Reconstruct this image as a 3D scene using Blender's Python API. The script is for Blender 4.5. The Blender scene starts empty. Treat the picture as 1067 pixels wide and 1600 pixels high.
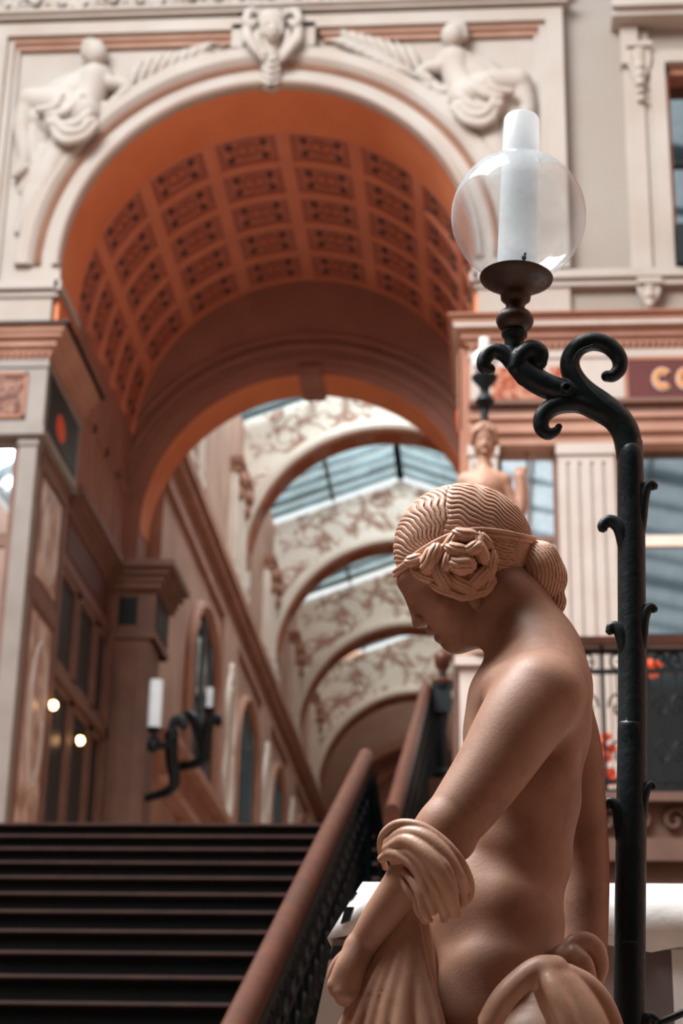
import bpy, math, random
import numpy as np
from mathutils import Vector, Matrix
random.seed(5); rng = np.random.default_rng(5)
SC = bpy.context.scene
COL = SC.collection

# ------------------------------------------------------------------ camera, sky, exposure
FPX = 2900.0; TH = math.radians(21.6); PS = math.radians(4.87); RO = math.radians(1.2)
DV = np.array([-math.sin(PS)*math.cos(TH), math.cos(PS)*math.cos(TH), math.sin(TH)])
R0 = np.array([math.cos(PS), math.sin(PS), 0.0]); U0 = np.cross(R0, DV)
RV = math.cos(RO)*R0 + math.sin(RO)*U0
UV = -math.sin(RO)*R0 + math.cos(RO)*U0
EYE = np.array([0.0, 0.0, 1.6])
cam_d = bpy.data.cameras.new('camera'); cam = bpy.data.objects.new('camera', cam_d); COL.objects.link(cam)
M = Matrix(((RV[0], UV[0], -DV[0], EYE[0]), (RV[1], UV[1], -DV[1], EYE[1]), (RV[2], UV[2], -DV[2], EYE[2]), (0, 0, 0, 1)))
cam.matrix_world = M
cam_d.sensor_fit = 'VERTICAL'; cam_d.sensor_height = 36.0; cam_d.lens = 36.0*FPX/1600.0
cam_d.clip_start = 0.05; cam_d.clip_end = 400
cam_d.dof.use_dof = True; cam_d.dof.focus_distance = 2.66; cam_d.dof.aperture_fstop = 6.6
SC.camera = cam
SC.view_settings.view_transform = 'Standard'; SC.view_settings.look = 'None'
SC.view_settings.gamma = 1.0; SC.view_settings.use_curve_mapping = False
SC.view_settings.exposure = 0.24
W = bpy.data.worlds.new('sky'); SC.world = W; W.use_nodes = True
wn = W.node_tree.nodes; wn['Background'].inputs[0].default_value = (0.90, 0.97, 1.0, 1); wn['Background'].inputs[1].default_value = 0.9

def daylight(name, loc, rot, sx, sy, power, color):
    l = bpy.data.lights.new(name, 'AREA'); l.shape = 'RECTANGLE'; l.size = sx; l.size_y = sy; l.energy = power; l.color = color
    o = bpy.data.objects.new(name, l); COL.objects.link(o); o.location = loc; o.rotation_euler = rot
    return o
# daylight coming through the glazed roof of the court and of the gallery beyond
daylight('court_skylight', (-7.2, 3.6, 20.5), (0, -0.55, 0), 9.5, 12.5, 9800, (1.0, 0.985, 0.965))
daylight('gallery_skylight', (-1.87, 29.6, 18.6), (0, 0, 0), 4.6, 10.4, 2900, (1.0, 0.97, 0.93))
daylight('far_gallery_skylight', (-1.87, 43.0, 18.4), (0, 0, 0), 4.6, 10.0, 800, (1.0, 0.84, 0.70))

# ------------------------------------------------------------------ helpers
def U(x, y, Y):
    """World point on the vertical plane at depth Y that the photograph shows at pixel (x, y)."""
    v = DV*FPX + RV*(x-533.5) + UV*(800-y)
    return EYE + v*(Y/v[1])
def UX(x, y, X):
    v = DV*FPX + RV*(x-533.5) + UV*(800-y)
    return EYE + v*(X/v[0])
def pxm(p):
    """metres per photograph pixel at world point p"""
    return float((np.asarray(p)-EYE) @ DV)/FPX

WLOC = {}
def setp(o, label=None, cat=None, group=None, kind=None):
    if label: o['label'] = label
    if cat: o['category'] = cat
    if group: o['group'] = group
    if kind: o['kind'] = kind
    return o
def thing(name, label, cat, loc=(0, 0, 0), group=None):
    o = bpy.data.objects.new(name, None); COL.objects.link(o); o.location = loc
    o.empty_display_size = 0.1
    WLOC[o.name] = np.array(loc, float)
    return setp(o, label, cat, group)
def mesh_obj(name, V, F, mat, parent=None, smooth=False, label=None, cat=None, group=None, kind=None, base=True):
    V = np.asarray(V, float)
    if parent is not None:
        L = WLOC[parent.name]
    elif base:
        lo, hi = V.min(0), V.max(0); L = np.array([(lo[0]+hi[0])/2, (lo[1]+hi[1])/2, lo[2]])
    else:
        L = np.zeros(3)
    me = bpy.data.meshes.new(name)
    if isinstance(F, np.ndarray):
        n = len(F); k = F.shape[1]
        me.vertices.add(len(V)); me.vertices.foreach_set('co', (V-L).astype(np.float32).ravel())
        me.loops.add(n*k); me.loops.foreach_set('vertex_index', F.astype(np.int32).ravel())
        me.polygons.add(n); me.polygons.foreach_set('loop_start', (np.arange(n)*k).astype(np.int32))
        me.polygons.foreach_set('loop_total', np.full(n, k, np.int32))
        me.update(calc_edges=True); me.validate()
    else:
        me.from_pydata((V-L).tolist(), [], F); me.update()
    me.materials.append(mat)
    if smooth is True:
        me.polygons.foreach_set('use_smooth', np.ones(len(me.polygons), bool))
    elif smooth:
        me.polygons.foreach_set('use_smooth', np.ones(len(me.polygons), bool))
        me.set_sharp_from_angle(angle=math.radians(smooth))
    o = bpy.data.objects.new(name, me); COL.objects.link(o)
    if parent is not None:
        o.parent = parent
        WLOC[o.name] = L
    else:
        o.location = L; WLOC[o.name] = L
    return setp(o, label, cat, group, kind)
def copy_tree(o, loc=None, label=None, parent=None):
    c = o.copy(); COL.objects.link(c)
    if parent is not None: c.parent = parent
    if loc is not None: c.location = loc
    if label: c['label'] = label
    WLOC[c.name] = np.array(c.location, float)
    for ch in [x for x in o.children]: copy_tree(ch, parent=c)
    return c

class MB:
    def __init__(s): s.V = []; s.F = []
    def add(s, V, F):
        b = len(s.V); s.V.extend([tuple(map(float, v)) for v in V]); s.F.extend([tuple(i+b for i in f) for f in F]); return s
    def box(s, x0, x1, y0, y1, z0, z1):
        V = [(x0,y0,z0),(x1,y0,z0),(x1,y1,z0),(x0,y1,z0),(x0,y0,z1),(x1,y0,z1),(x1,y1,z1),(x0,y1,z1)]
        return s.add(V, [(0,3,2,1),(4,5,6,7),(0,1,5,4),(1,2,6,5),(2,3,7,6),(3,0,4,7)])
    def bar(s, a, b, w, h, up=(0, 0, 1)):
        a = np.array(a, float); b = np.array(b, float); t = b-a; t /= np.linalg.norm(t)
        sd = np.cross(t, up); sd /= np.linalg.norm(sd); u = np.cross(sd, t)
        V = []
        for p in (a, b):
            for i, j in ((-1,-1),(1,-1),(1,1),(-1,1)): V.append(p+sd*w/2*i+u*h/2*j)
        return s.add(V, [(3,2,1,0),(4,5,6,7),(0,1,5,4),(1,2,6,5),(2,3,7,6),(3,0,4,7)])
    def prism(s, poly, f0, f1):
        """poly: 2-D points; f0/f1 map a 2-D point to 3-D (near and far face)"""
        n = len(poly); V = [f0(*p) for p in poly]+[f1(*p) for p in poly]
        F = [tuple(range(n)), tuple(range(2*n-1, n-1, -1))]
        F += [(i, (i+1) % n, n+(i+1) % n, n+i)[::-1] for i in range(n)]
        return s.add(V, F)
    def tube(s, pts, rad, n=10, flat=1.0, flatdir=None, caps=True, smooth=0):
        P = np.array(pts, float)
        R = np.full(len(P), rad, float) if np.isscalar(rad) else np.array(rad, float)
        if smooth:
            P, R = spline(P, R, smooth)
        T = np.gradient(P, axis=0); T /= np.linalg.norm(T, axis=1)[:, None]+1e-12
        a = np.array([0, 0, 1.0]) if abs(T[0][2]) < .9 else np.array([0, 1.0, 0])
        if flatdir is not None: a = np.array(flatdir, float)
        u = np.cross(T[0], a); u /= np.linalg.norm(u)
        V = []
        for i in range(len(P)):
            if flatdir is not None: u = np.cross(T[i], a)
            u = u-T[i]*(u @ T[i]); u /= np.linalg.norm(u)+1e-12
            w = np.cross(T[i], u)
            for k in range(n):
                t = 2*math.pi*k/n; V.append(P[i]+R[i]*(math.cos(t)*u+flat*math.sin(t)*w))
        F = [(i*n+k, i*n+(k+1) % n, (i+1)*n+(k+1) % n, (i+1)*n+k) for i in range(len(P)-1) for k in range(n)]
        if caps:
            for i, sg in ((0, -1), (len(P)-1, 1)):
                c = len(V); V.append(P[i]+T[i]*sg*R[i]*0.6)
                for k in range(n):
                    q = (i*n+k, i*n+(k+1) % n, c); F.append(q if sg > 0 else q[::-1])
        return s.add(V, F)
    def lathe(s, base, prof, n=32, axis=(0, 0, 1)):
        """prof: (radius, distance along axis)"""
        ax = np.array(axis, float); ax /= np.linalg.norm(ax)
        a = np.array([1.0, 0, 0]) if abs(ax[0]) < .9 else np.array([0, 1.0, 0])
        u = np.cross(ax, a); u /= np.linalg.norm(u); w = np.cross(ax, u); b = np.array(base, float)
        V = [b+ax*z+r*(math.cos(2*math.pi*k/n)*u+math.sin(2*math.pi*k/n)*w) for r, z in prof for k in range(n)]
        F = [(i*n+k, i*n+(k+1) % n, (i+1)*n+(k+1) % n, (i+1)*n+k) for i in range(len(prof)-1) for k in range(n)]
        return s.add(V, F)
    def ell(s, c, r, n=12, m=8):
        V = []; F = []
        for i in range(m+1):
            t = math.pi*i/m
            for k in range(n):
                f = 2*math.pi*k/n
                V.append((c[0]+r[0]*math.sin(t)*math.cos(f), c[1]+r[1]*math.sin(t)*math.sin(f), c[2]+r[2]*math.cos(t)))
        for i in range(m):
            for k in range(n): F.append((i*n+k, (i+1)*n+k, (i+1)*n+(k+1) % n, i*n+(k+1) % n))
        return s.add(V, F)
    def ring(s, cx, cz, prof, a0=0, a1=180, n=64, close=True):
        """sweep a profile of (radius, y) around an arc in the xz plane"""
        m = len(prof); V = []
        for i in range(n+1):
            t = math.radians(a0+(a1-a0)*i/n)
            for r, y in prof: V.append((cx+r*math.cos(t), y, cz+r*math.sin(t)))
        F = [(i*m+k, i*m+(k+1) % m, (i+1)*m+(k+1) % m, (i+1)*m+k) for i in range(n) for k in range(m if close else m-1)]
        if close: F += [tuple(range(m))[::-1], tuple(n*m+k for k in range(m))]
        return s.add(V, F)
    def archwall(s, x0, x1, zb, zt, cx, cz, R, y0, y1, n=64, zmin=None):
        """wall with a round arch cut out of it; zt may be a function of x"""
        top = zt if callable(zt) else (lambda x: zt)
        xs = [x0]+[cx-R*math.cos(math.pi*i/n) for i in range(n+1)]+[x1]
        jam = cz if zmin is None else zmin
        cols = []
        for j, x in enumerate(xs):
            if j == 0 or j == len(xs)-1: cols.append((x, zb))
            else: cols.append((x, cz+math.sqrt(max(0, R*R-(x-cx)**2))))
        cols = [cols[0], (cx-R, zb)]+cols[1:-1]+[(cx+R, zb), cols[-1]]
        V = []; F = []
        for x, z in cols: V += [(x, y0, z), (x, y0, top(x)), (x, y1, z), (x, y1, top(x))]
        for i in range(len(cols)-1):
            a, b = i*4, i*4+4
            F += [(a, b, b+1, a+1), (b+2, a+2, a+3, b+3), (a+1, b+1, b+3, a+3), (a+2, b+2, b, a)]
        a = 0; F.append((a, a+1, a+3, a+2)); a = (len(cols)-1)*4; F.append((a+2, a+3, a+1, a))
        return s.add(V, F)
    def build(s, name, mat, parent=None, smooth=False, **k):
        return mesh_obj(name, s.V, s.F, mat, parent, smooth, **k)

def spline(P, R, k):
    P = np.asarray(P, float); n = len(P); Q = np.vstack([2*P[0]-P[1], P, 2*P[-1]-P[-2]])
    Rr = np.concatenate([[R[0]], R, [R[-1]]]); oP = []; oR = []
    for i in range(n-1):
        p0, p1, p2, p3 = Q[i:i+4]; r0, r1, r2, r3 = Rr[i:i+4]
        for j in range(k):
            t = j/k; c = lambda a, b, c_, d: 0.5*(2*b+(c_-a)*t+(2*a-5*b+4*c_-d)*t*t+(3*b-a-3*c_+d)*t**3)
            oP.append(c(p0, p1, p2, p3)); oR.append(max(1e-5, c(r0, r1, r2, r3)))
    oP.append(P[-1]); oR.append(R[-1])
    return np.array(oP), np.array(oR)

# signed-distance modelling for the carved figures
class Field:
    def __init__(s, lo, hi, h):
        s.lo = np.array(lo, float); s.h = h; s.n = np.ceil((np.array(hi)-s.lo)/h).astype(int)+1
        s.F = np.full(s.n, 0.5, np.float32); s.bg = 0.5
    def region(s, lo, hi):
        a = np.clip(np.floor((np.array(lo)-s.lo)/s.h).astype(int), 0, s.n); b = np.clip(np.ceil((np.array(hi)-s.lo)/s.h).astype(int)+1, 0, s.n)
        if (b <= a).any(): return None
        sl = tuple(slice(a[i], b[i]) for i in range(3))
        g = [(s.lo[i]+s.h*np.arange(a[i], b[i])).astype(np.float32) for i in range(3)]
        return sl, g[0][:, None, None], g[1][None, :, None], g[2][None, None, :]
    def comb(s, sl, d, k, sub=False):
        A = s.F[sl]
        if sub: A = -A
        if k > 0:
            h = np.maximum(k-np.abs(A-d), 0)/k; o = np.minimum(A, d)-h*h*k*0.25
        else: o = np.minimum(A, d)
        s.F[sl] = -o if sub else o
    def cone(s, a, b, ra, rb, k=0.01, sub=False):
        a = np.array(a, float); b = np.array(b, float); m = max(ra, rb)+2*k+3*s.h
        rg = s.region(np.minimum(a, b)-m, np.maximum(a, b)+m)
        if rg is None: return s
        sl, X, Y, Z = rg; ab = b-a; L = ab @ ab+1e-12
        t = np.clip(((X-a[0])*ab[0]+(Y-a[1])*ab[1]+(Z-a[2])*ab[2])/L, 0, 1)
        d = np.sqrt((X-a[0]-t*ab[0])**2+(Y-a[1]-t*ab[1])**2+(Z-a[2]-t*ab[2])**2)-(ra+(rb-ra)*t)
        s.comb(sl, d.astype(np.float32), k, sub); return s
    def chain(s, P, R, k=0.01, kk=None, smooth=0, sub=False):
        P = np.array(P, float); R = np.full(len(P), R, float) if np.isscalar(R) else np.array(R, float)
        if smooth: P, R = spline(P, R, smooth)
        # the chain's own union is hard, then it is blended once
        m = R.max()+2*k+3*s.h; rg = s.region(P.min(0)-m, P.max(0)+m)
        if rg is None: return s
        sl, X, Y, Z = rg; D = None
        for i in range(len(P)-1):
            a, b = P[i], P[i+1]; ab = b-a; L = ab @ ab+1e-12
            t = np.clip(((X-a[0])*ab[0]+(Y-a[1])*ab[1]+(Z-a[2])*ab[2])/L, 0, 1)
            d = np.sqrt((X-a[0]-t*ab[0])**2+(Y-a[1]-t*ab[1])**2+(Z-a[2]-t*ab[2])**2)-(R[i]+(R[i+1]-R[i])*t)
            D = d if D is None else np.minimum(D, d)
        s.comb(sl, D.astype(np.float32), k, sub); return s
    def ell(s, c, r, A=np.eye(3), k=0.01, sub=False, fn=None):
        """A: rows are the ellipsoid's axes"""
        c = np.array(c, float); r = np.array(r, float); A = np.array(A, float)
        e = np.sqrt(((A*r[:, None])**2).sum(0))+2*k+3*s.h
        rg = s.region(c-e, c+e)
        if rg is None: return s
        sl, X, Y, Z = rg; q = [((X-c[0])*A[i, 0]+(Y-c[1])*A[i, 1]+(Z-c[2])*A[i, 2]) for i in range(3)]
        k0 = np.sqrt(sum((q[i]/r[i])**2 for i in range(3))); k1 = np.sqrt(sum((q[i]/r[i]**2)**2 for i in range(3)))+1e-9
        d = k0*(k0-1)/k1
        if fn is not None: d = d+fn(*q)
        s.comb(sl, d.astype(np.float32), k, sub); return s
    def mesh(s):
        F = s.F; ins = F < 0; n = s.n
        c = np.zeros(n-1, np.uint8)
        for dx in (0, 1):
            for dy in (0, 1):
                for dz in (0, 1): c += ins[dx:n[0]-1+dx, dy:n[1]-1+dy, dz:n[2]-1+dz]
        act = (c > 0) & (c < 8); I = np.argwhere(act); idx = np.full(n-1, -1, np.int64); idx[act] = np.arange(len(I))
        acc = np.zeros((len(I), 3)); cnt = np.zeros(len(I))
        cor = [(a, b, d) for a in (0, 1) for b in (0, 1) for d in (0, 1)]
        val = {q: F[I[:, 0]+q[0], I[:, 1]+q[1], I[:, 2]+q[2]].astype(float) for q in cor}
        for q in cor:
            for ax in range(3):
                if q[ax] == 0:
                    p = list(q); p[ax] = 1; p = tuple(p); fa, fb = val[q], val[p]; cr = (fa < 0) != (fb < 0)
                    t = np.where(cr, fa/(fa-fb+1e-20), 0); pt = np.tile(np.array(q, float), (len(I), 1)); pt[:, ax] += t
                    acc[cr] += pt[cr]; cnt[cr] += 1
        V = s.lo+s.h*(I+acc/cnt[:, None])
        quads = []
        for ax in range(3):
            a1, a2 = (ax+1) % 3, (ax+2) % 3
            sA = [slice(None)]*3; sB = [slice(None)]*3
            sA[ax] = slice(0, n[ax]-1); sB[ax] = slice(1, n[ax])
            ch = ins[tuple(sA)] != ins[tuple(sB)]; E = np.argwhere(ch)
            ok = (E[:, a1] > 0) & (E[:, a1] < n[a1]-1) & (E[:, a2] > 0) & (E[:, a2] < n[a2]-1); E = E[ok]
            def cell(o1, o2):
                Q = E.copy(); Q[:, a1] += o1; Q[:, a2] += o2; return idx[Q[:, 0], Q[:, 1], Q[:, 2]]
            q = np.stack([cell(-1, -1), cell(0, -1), cell(0, 0), cell(-1, 0)], 1)
            fl = ~ins[E[:, 0], E[:, 1], E[:, 2]]; q[fl] = q[fl][:, ::-1]; quads.append(q)
        Q = np.vstack(quads); Q = Q[(Q >= 0).all(1)]
        return V, Q
    def build(s, name, mat, parent=None, relax=0, largest=False, **k):
        V, Q = s.mesh()
        if largest:
            lab = np.arange(len(V)); E = np.vstack([Q[:, [i, (i+1) % 4]] for i in range(4)])
            while True:
                m = np.minimum(lab[E[:, 0]], lab[E[:, 1]]); new = lab.copy(); np.minimum.at(new, E[:, 0], m); np.minimum.at(new, E[:, 1], m); new = new[new]
                if (new == lab).all(): break
                lab = new
            u, c = np.unique(lab, return_counts=True); keep = lab == u[c.argmax()]; Q = Q[keep[Q[:, 0]]]; ix = np.cumsum(keep)-1; V = V[keep]; Q = ix[Q]
        for _ in range(relax):
            A = np.zeros_like(V); C = np.zeros(len(V))
            for i in range(4):
                a, b = Q[:, i], Q[:, (i+1) % 4]
                np.add.at(A, a, V[b]); np.add.at(C, a, 1)
            V = V*0.4+0.6*A/np.maximum(C, 1)[:, None]
        return mesh_obj(name, V, Q, mat, parent, True, **k)

# ------------------------------------------------------------------ materials
def mat(name, col, rough=0.6, metal=0.0, col2=None, scale=6.0, bump=0.0, bscale=60.0, spec=0.5, detail=6, lo=0.35, hi=0.65):
    m = bpy.data.materials.new(name); m.use_nodes = True; nt = m.node_tree; N = nt.nodes; L = nt.links
    b = N['Principled BSDF']; b.inputs['Roughness'].default_value = rough; b.inputs['Metallic'].default_value = metal
    b.inputs['Specular IOR Level'].default_value = spec
    tc = N.new('ShaderNodeTexCoord')
    n1 = N.new('ShaderNodeTexNoise'); n1.inputs['Scale'].default_value = scale; n1.inputs['Detail'].default_value = detail
    L.new(tc.outputs['Object'], n1.inputs['Vector'])
    r = N.new('ShaderNodeValToRGB'); r.color_ramp.elements[0].position = lo; r.color_ramp.elements[1].position = hi
    c2 = col2 if col2 else tuple(c*0.86 for c in col)
    r.color_ramp.elements[0].color = (*c2, 1); r.color_ramp.elements[1].color = (*col, 1)
    L.new(n1.outputs['Fac'], r.inputs[0]); L.new(r.outputs[0], b.inputs['Base Color'])
    if bump:
        n2 = N.new('ShaderNodeTexNoise'); n2.inputs['Scale'].default_value = bscale; n2.inputs['Detail'].default_value = 5
        L.new(tc.outputs['Object'], n2.inputs['Vector'])
        bp = N.new('ShaderNodeBump'); bp.inputs['Strength'].default_value = bump; bp.inputs['Distance'].default_value = 0.02
        L.new(n2.outputs['Fac'], bp.inputs['Height']); L.new(bp.outputs[0], b.inputs['Normal'])
    return m
def emit(name, col, s):
    m = bpy.data.materials.new(name); m.use_nodes = True; b = m.node_tree.nodes['Principled BSDF']
    b.inputs['Base Color'].default_value = (*col, 1); b.inputs['Emission Color'].default_value = (*col, 1); b.inputs['Emission Strength'].default_value = s
    return m
def thin_glass(name, tint=(0.95, 0.98, 1.0), ior=1.45, rough=0.02, veil=0.0, veilcol=(0.8, 0.85, 0.88), dscale=5.0, boost=1.0):
    m = bpy.data.materials.new(name); m.use_nodes = True; nt = m.node_tree; N = nt.nodes; L = nt.links; N.remove(N['Principled BSDF'])
    out = N['Material Output']; t = N.new('ShaderNodeBsdfTransparent'); t.inputs[0].default_value = (*tint, 1)
    g = N.new('ShaderNodeBsdfGlossy'); g.inputs['Roughness'].default_value = rough
    fr = N.new('ShaderNodeLayerWeight'); fr.inputs[0].default_value = 0.5
    pw = N.new('ShaderNodeMath'); pw.operation = 'POWER'; pw.inputs[1].default_value = 3.2; L.new(fr.outputs['Facing'], pw.inputs[0])
    mu = N.new('ShaderNodeMath'); mu.operation = 'MULTIPLY_ADD'; mu.inputs[1].default_value = 0.6*boost; mu.inputs[2].default_value = 0.05*boost; mu.use_clamp = True; L.new(pw.outputs[0], mu.inputs[0])
    mx = N.new('ShaderNodeMixShader'); L.new(mu.outputs[0], mx.inputs[0]); L.new(t.outputs[0], mx.inputs[1]); L.new(g.outputs[0], mx.inputs[2])
    last = mx
    if veil:  # pale patchy diffuse film mixed into the glass
        d = N.new('ShaderNodeBsdfDiffuse'); d.inputs[0].default_value = (*veilcol, 1)
        no = N.new('ShaderNodeTexNoise'); no.inputs['Scale'].default_value = dscale; no.inputs['Detail'].default_value = 8
        tc = N.new('ShaderNodeTexCoord'); L.new(tc.outputs['Object'], no.inputs['Vector'])
        mr = N.new('ShaderNodeMapRange'); mr.inputs[1].default_value = 0.35; mr.inputs[2].default_value = 0.75; mr.inputs[3].default_value = veil*0.3; mr.inputs[4].default_value = veil*1.7
        L.new(no.outputs['Fac'], mr.inputs[0])
        m2 = N.new('ShaderNodeMixShader'); L.new(mr.outputs[0], m2.inputs[0]); L.new(mx.outputs[0], m2.inputs[1]); L.new(d.outputs[0], m2.inputs[2]); last = m2
    L.new(last.outputs[0], out.inputs[0])
    return m
def floral(name, ground, orn, scale=1.0, w=0.035):
    """painted arabesque: thin scroll lines and leaf sprays on a plain ground"""
    m = mat(name, ground, 0.75); nt = m.node_tree; N = nt.nodes; L = nt.links; b = N['Principled BSDF']
    tc = N.new('ShaderNodeTexCoord')
    def noise(sc, dist, det):
        n = N.new('ShaderNodeTexNoise'); n.inputs['Scale'].default_value = sc; n.inputs['Detail'].default_value = det; n.inputs['Distortion'].default_value = dist
        L.new(tc.outputs['Object'], n.inputs['Vector']); return n.outputs['Fac']
    def math_(op, a, c):
        n = N.new('ShaderNodeMath'); n.operation = op
        for i, v in enumerate((a, c)):
            if isinstance(v, (int, float)): n.inputs[i].default_value = v
            else: L.new(v, n.inputs[i])
        return n.outputs[0]
    def ramp(x, lo, hi, v0, v1):
        n = N.new('ShaderNodeMapRange'); n.inputs[1].default_value = lo; n.inputs[2].default_value = hi; n.inputs[3].default_value = v0; n.inputs[4].default_value = v1; L.new(x, n.inputs[0]); return n.outputs[0]
    n1 = noise(1.1*scale, 1.2, 1.0); line = ramp(math_('ABSOLUTE', math_('SUBTRACT', n1, 0.5), 0), w*0.4, w, 1.0, 0.0)
    n2 = noise(4.2*scale, 0.8, 3.0); leaf = math_('MULTIPLY', ramp(n2, 0.50, 0.58, 0.0, 1.0), ramp(math_('ABSOLUTE', math_('SUBTRACT', n1, 0.5), 0), w*1.0, w*3.2, 1.0, 0.0))
    fac = math_('MULTIPLY', math_('MAXIMUM', line, leaf), 0.85)
    mx = N.new('ShaderNodeMix'); mx.data_type = 'RGBA'; mx.inputs[6].default_value = (*ground, 1); mx.inputs[7].default_value = (*orn, 1)
    L.new(fac, mx.inputs[0]); L.new(mx.outputs[2], b.inputs['Base Color'])
    return m
MT = {}
MT['stone'] = mat('cream_stone', (0.445, 0.412, 0.382), 0.8, col2=(0.40, 0.345, 0.30), scale=1.2, bump=0.15, bscale=30)
MT['relief'] = mat('carved_cream_stone', (0.46, 0.43, 0.40), 0.8, col2=(0.41, 0.36, 0.315), scale=2.0)
MT['wallplain'] = mat('cream_plaster', (0.335, 0.303, 0.275), 0.85, col2=(0.30, 0.26, 0.225), scale=0.7, bump=0.1, bscale=20)
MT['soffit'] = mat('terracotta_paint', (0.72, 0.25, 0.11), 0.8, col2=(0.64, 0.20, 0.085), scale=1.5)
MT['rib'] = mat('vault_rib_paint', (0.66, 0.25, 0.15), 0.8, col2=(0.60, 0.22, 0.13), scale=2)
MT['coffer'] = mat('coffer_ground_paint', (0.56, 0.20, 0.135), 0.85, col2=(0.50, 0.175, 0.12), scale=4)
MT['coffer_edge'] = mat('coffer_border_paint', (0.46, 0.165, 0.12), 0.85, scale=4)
MT['ornament'] = mat('dark_painted_ornament', (0.13, 0.055, 0.045), 0.8)
MT['ornament_warm'] = mat('russet_painted_ornament', (0.36, 0.10, 0.045), 0.8)
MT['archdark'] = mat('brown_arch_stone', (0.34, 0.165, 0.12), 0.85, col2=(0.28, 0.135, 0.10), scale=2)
MT['gallerywall'] = mat('rose_plaster', (0.46, 0.27, 0.20), 0.8, col2=(0.36, 0.19, 0.14), scale=1.5)
MT['gallerytrim'] = mat('russet_stone_trim', (0.42, 0.20, 0.13), 0.8, col2=(0.33, 0.15, 0.10), scale=1.5)
MT['pilaster'] = mat('pale_painted_pilaster', (0.78, 0.66, 0.58), 0.7, col2=(0.70, 0.57, 0.49), scale=2)
MT['floral'] = floral('painted_arabesque', (0.86, 0.75, 0.66), (0.34, 0.14, 0.09), 1.25, 0.055)
MT['marble'] = mat('veined_marble', (0.66, 0.52, 0.45), 0.35, col2=(0.34, 0.20, 0.15), scale=3.0, lo=0.4, hi=0.6)
MT['woodtrim'] = mat('painted_shop_joinery', (0.19, 0.095, 0.065), 0.6, col2=(0.145, 0.072, 0.05), scale=3)
MT['slab'] = mat('brown_slab_stone', (0.20, 0.112, 0.082), 0.7, col2=(0.15, 0.08, 0.058), scale=3)
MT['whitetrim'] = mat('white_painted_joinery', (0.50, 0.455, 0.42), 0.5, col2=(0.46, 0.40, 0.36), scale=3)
MT['darkglass'] = mat('dark_shop_glass', (0.010, 0.016, 0.020), 0.06, spec=0.6)
MT['dullglass'] = mat('dull_dark_glass', (0.014, 0.022, 0.026), 0.4, spec=0.3)
MT['leftshade'] = mat('shaded_white_joinery', (0.235, 0.207, 0.186), 0.5, col2=(0.20, 0.17, 0.15), scale=3)  # darker copy of the white joinery, left-side shade painted in
MT['mirror'] = mat('mirror_glass', (0.80, 0.86, 0.90), 0.03, metal=1.0)
MT['dimmirror'] = mat('dim_window_glass', (0.30, 0.34, 0.36), 0.04, metal=1.0)
MT['black'] = mat('black_painted_iron', (0.005, 0.011, 0.014), 0.5, bump=0.12, bscale=80, spec=0.3)
MT['iron'] = mat('blackened_cast_iron', (0.005, 0.014, 0.018), 0.42, col2=(0.008, 0.019, 0.024), scale=14, bump=0.10, bscale=70, spec=0.35)
MT['bronze'] = mat('dark_brown_metal', (0.030, 0.018, 0.015), 0.45, col2=(0.05, 0.022, 0.015), scale=12, bump=0.15, bscale=60)
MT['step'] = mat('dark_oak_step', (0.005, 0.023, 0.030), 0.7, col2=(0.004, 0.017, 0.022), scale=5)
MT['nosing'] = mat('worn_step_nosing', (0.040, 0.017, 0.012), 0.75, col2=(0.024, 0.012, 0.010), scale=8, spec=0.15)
MT['handrail'] = mat('polished_red_brown_wood', (0.095, 0.026, 0.011), 0.45, col2=(0.055, 0.016, 0.008), scale=9, spec=0.3)
def patina(name, c_hi, c_mid, c_lo, rough):
    m = mat(name, c_hi, rough, bump=0.05, bscale=260, spec=0.38); nt = m.node_tree; N = nt.nodes; L = nt.links; b = N['Principled BSDF']; tc = N.new('ShaderNodeTexCoord')
    a = N.new('ShaderNodeTexNoise'); a.inputs['Scale'].default_value = 7; a.inputs['Detail'].default_value = 12; a.inputs['Roughness'].default_value = 0.72; L.new(tc.outputs['Object'], a.inputs['Vector'])
    r = N.new('ShaderNodeValToRGB'); e = r.color_ramp.elements; e[0].position = 0.30; e[0].color = (*c_lo, 1); e[1].position = 0.66; e[1].color = (*c_hi, 1); k = e.new(0.48); k.color = (*c_mid, 1)
    L.new(a.outputs['Fac'], r.inputs[0]); L.new(r.outputs[0], b.inputs['Base Color'])
    rr = N.new('ShaderNodeMapRange'); rr.inputs[3].default_value = rough+0.12; rr.inputs[4].default_value = rough-0.10; L.new(a.outputs['Fac'], rr.inputs[0]); L.new(rr.outputs[0], b.inputs['Roughness'])
    return m
MT['statue'] = patina('terracotta_patina', (0.40, 0.232, 0.162), (0.345, 0.185, 0.125), (0.205, 0.10, 0.064), 0.50)
MT['statuecloth'] = patina('terracotta_cloth_patina', (0.52, 0.325, 0.235), (0.42, 0.24, 0.165), (0.24, 0.122, 0.08), 0.42)
MT['statuehair'] = patina('terracotta_hair_patina', (0.74, 0.485, 0.36), (0.60, 0.365, 0.26), (0.35, 0.185, 0.125), 0.42)
MT['frost'] = mat('frosted_white_glass', (0.93, 0.96, 0.97), 0.25)
_n = MT['frost'].node_tree; _t = _n.nodes.new('ShaderNodeBsdfTranslucent'); _t.inputs[0].default_value = (0.95, 0.98, 1.0, 1); _x = _n.nodes.new('ShaderNodeMixShader'); _x.inputs[0].default_value = 0.4
_n.links.new(_n.nodes['Principled BSDF'].outputs[0], _x.inputs[1]); _n.links.new(_t.outputs[0], _x.inputs[2]); _n.links.new(_x.outputs[0], _n.nodes['Material Output'].inputs[0])
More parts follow.
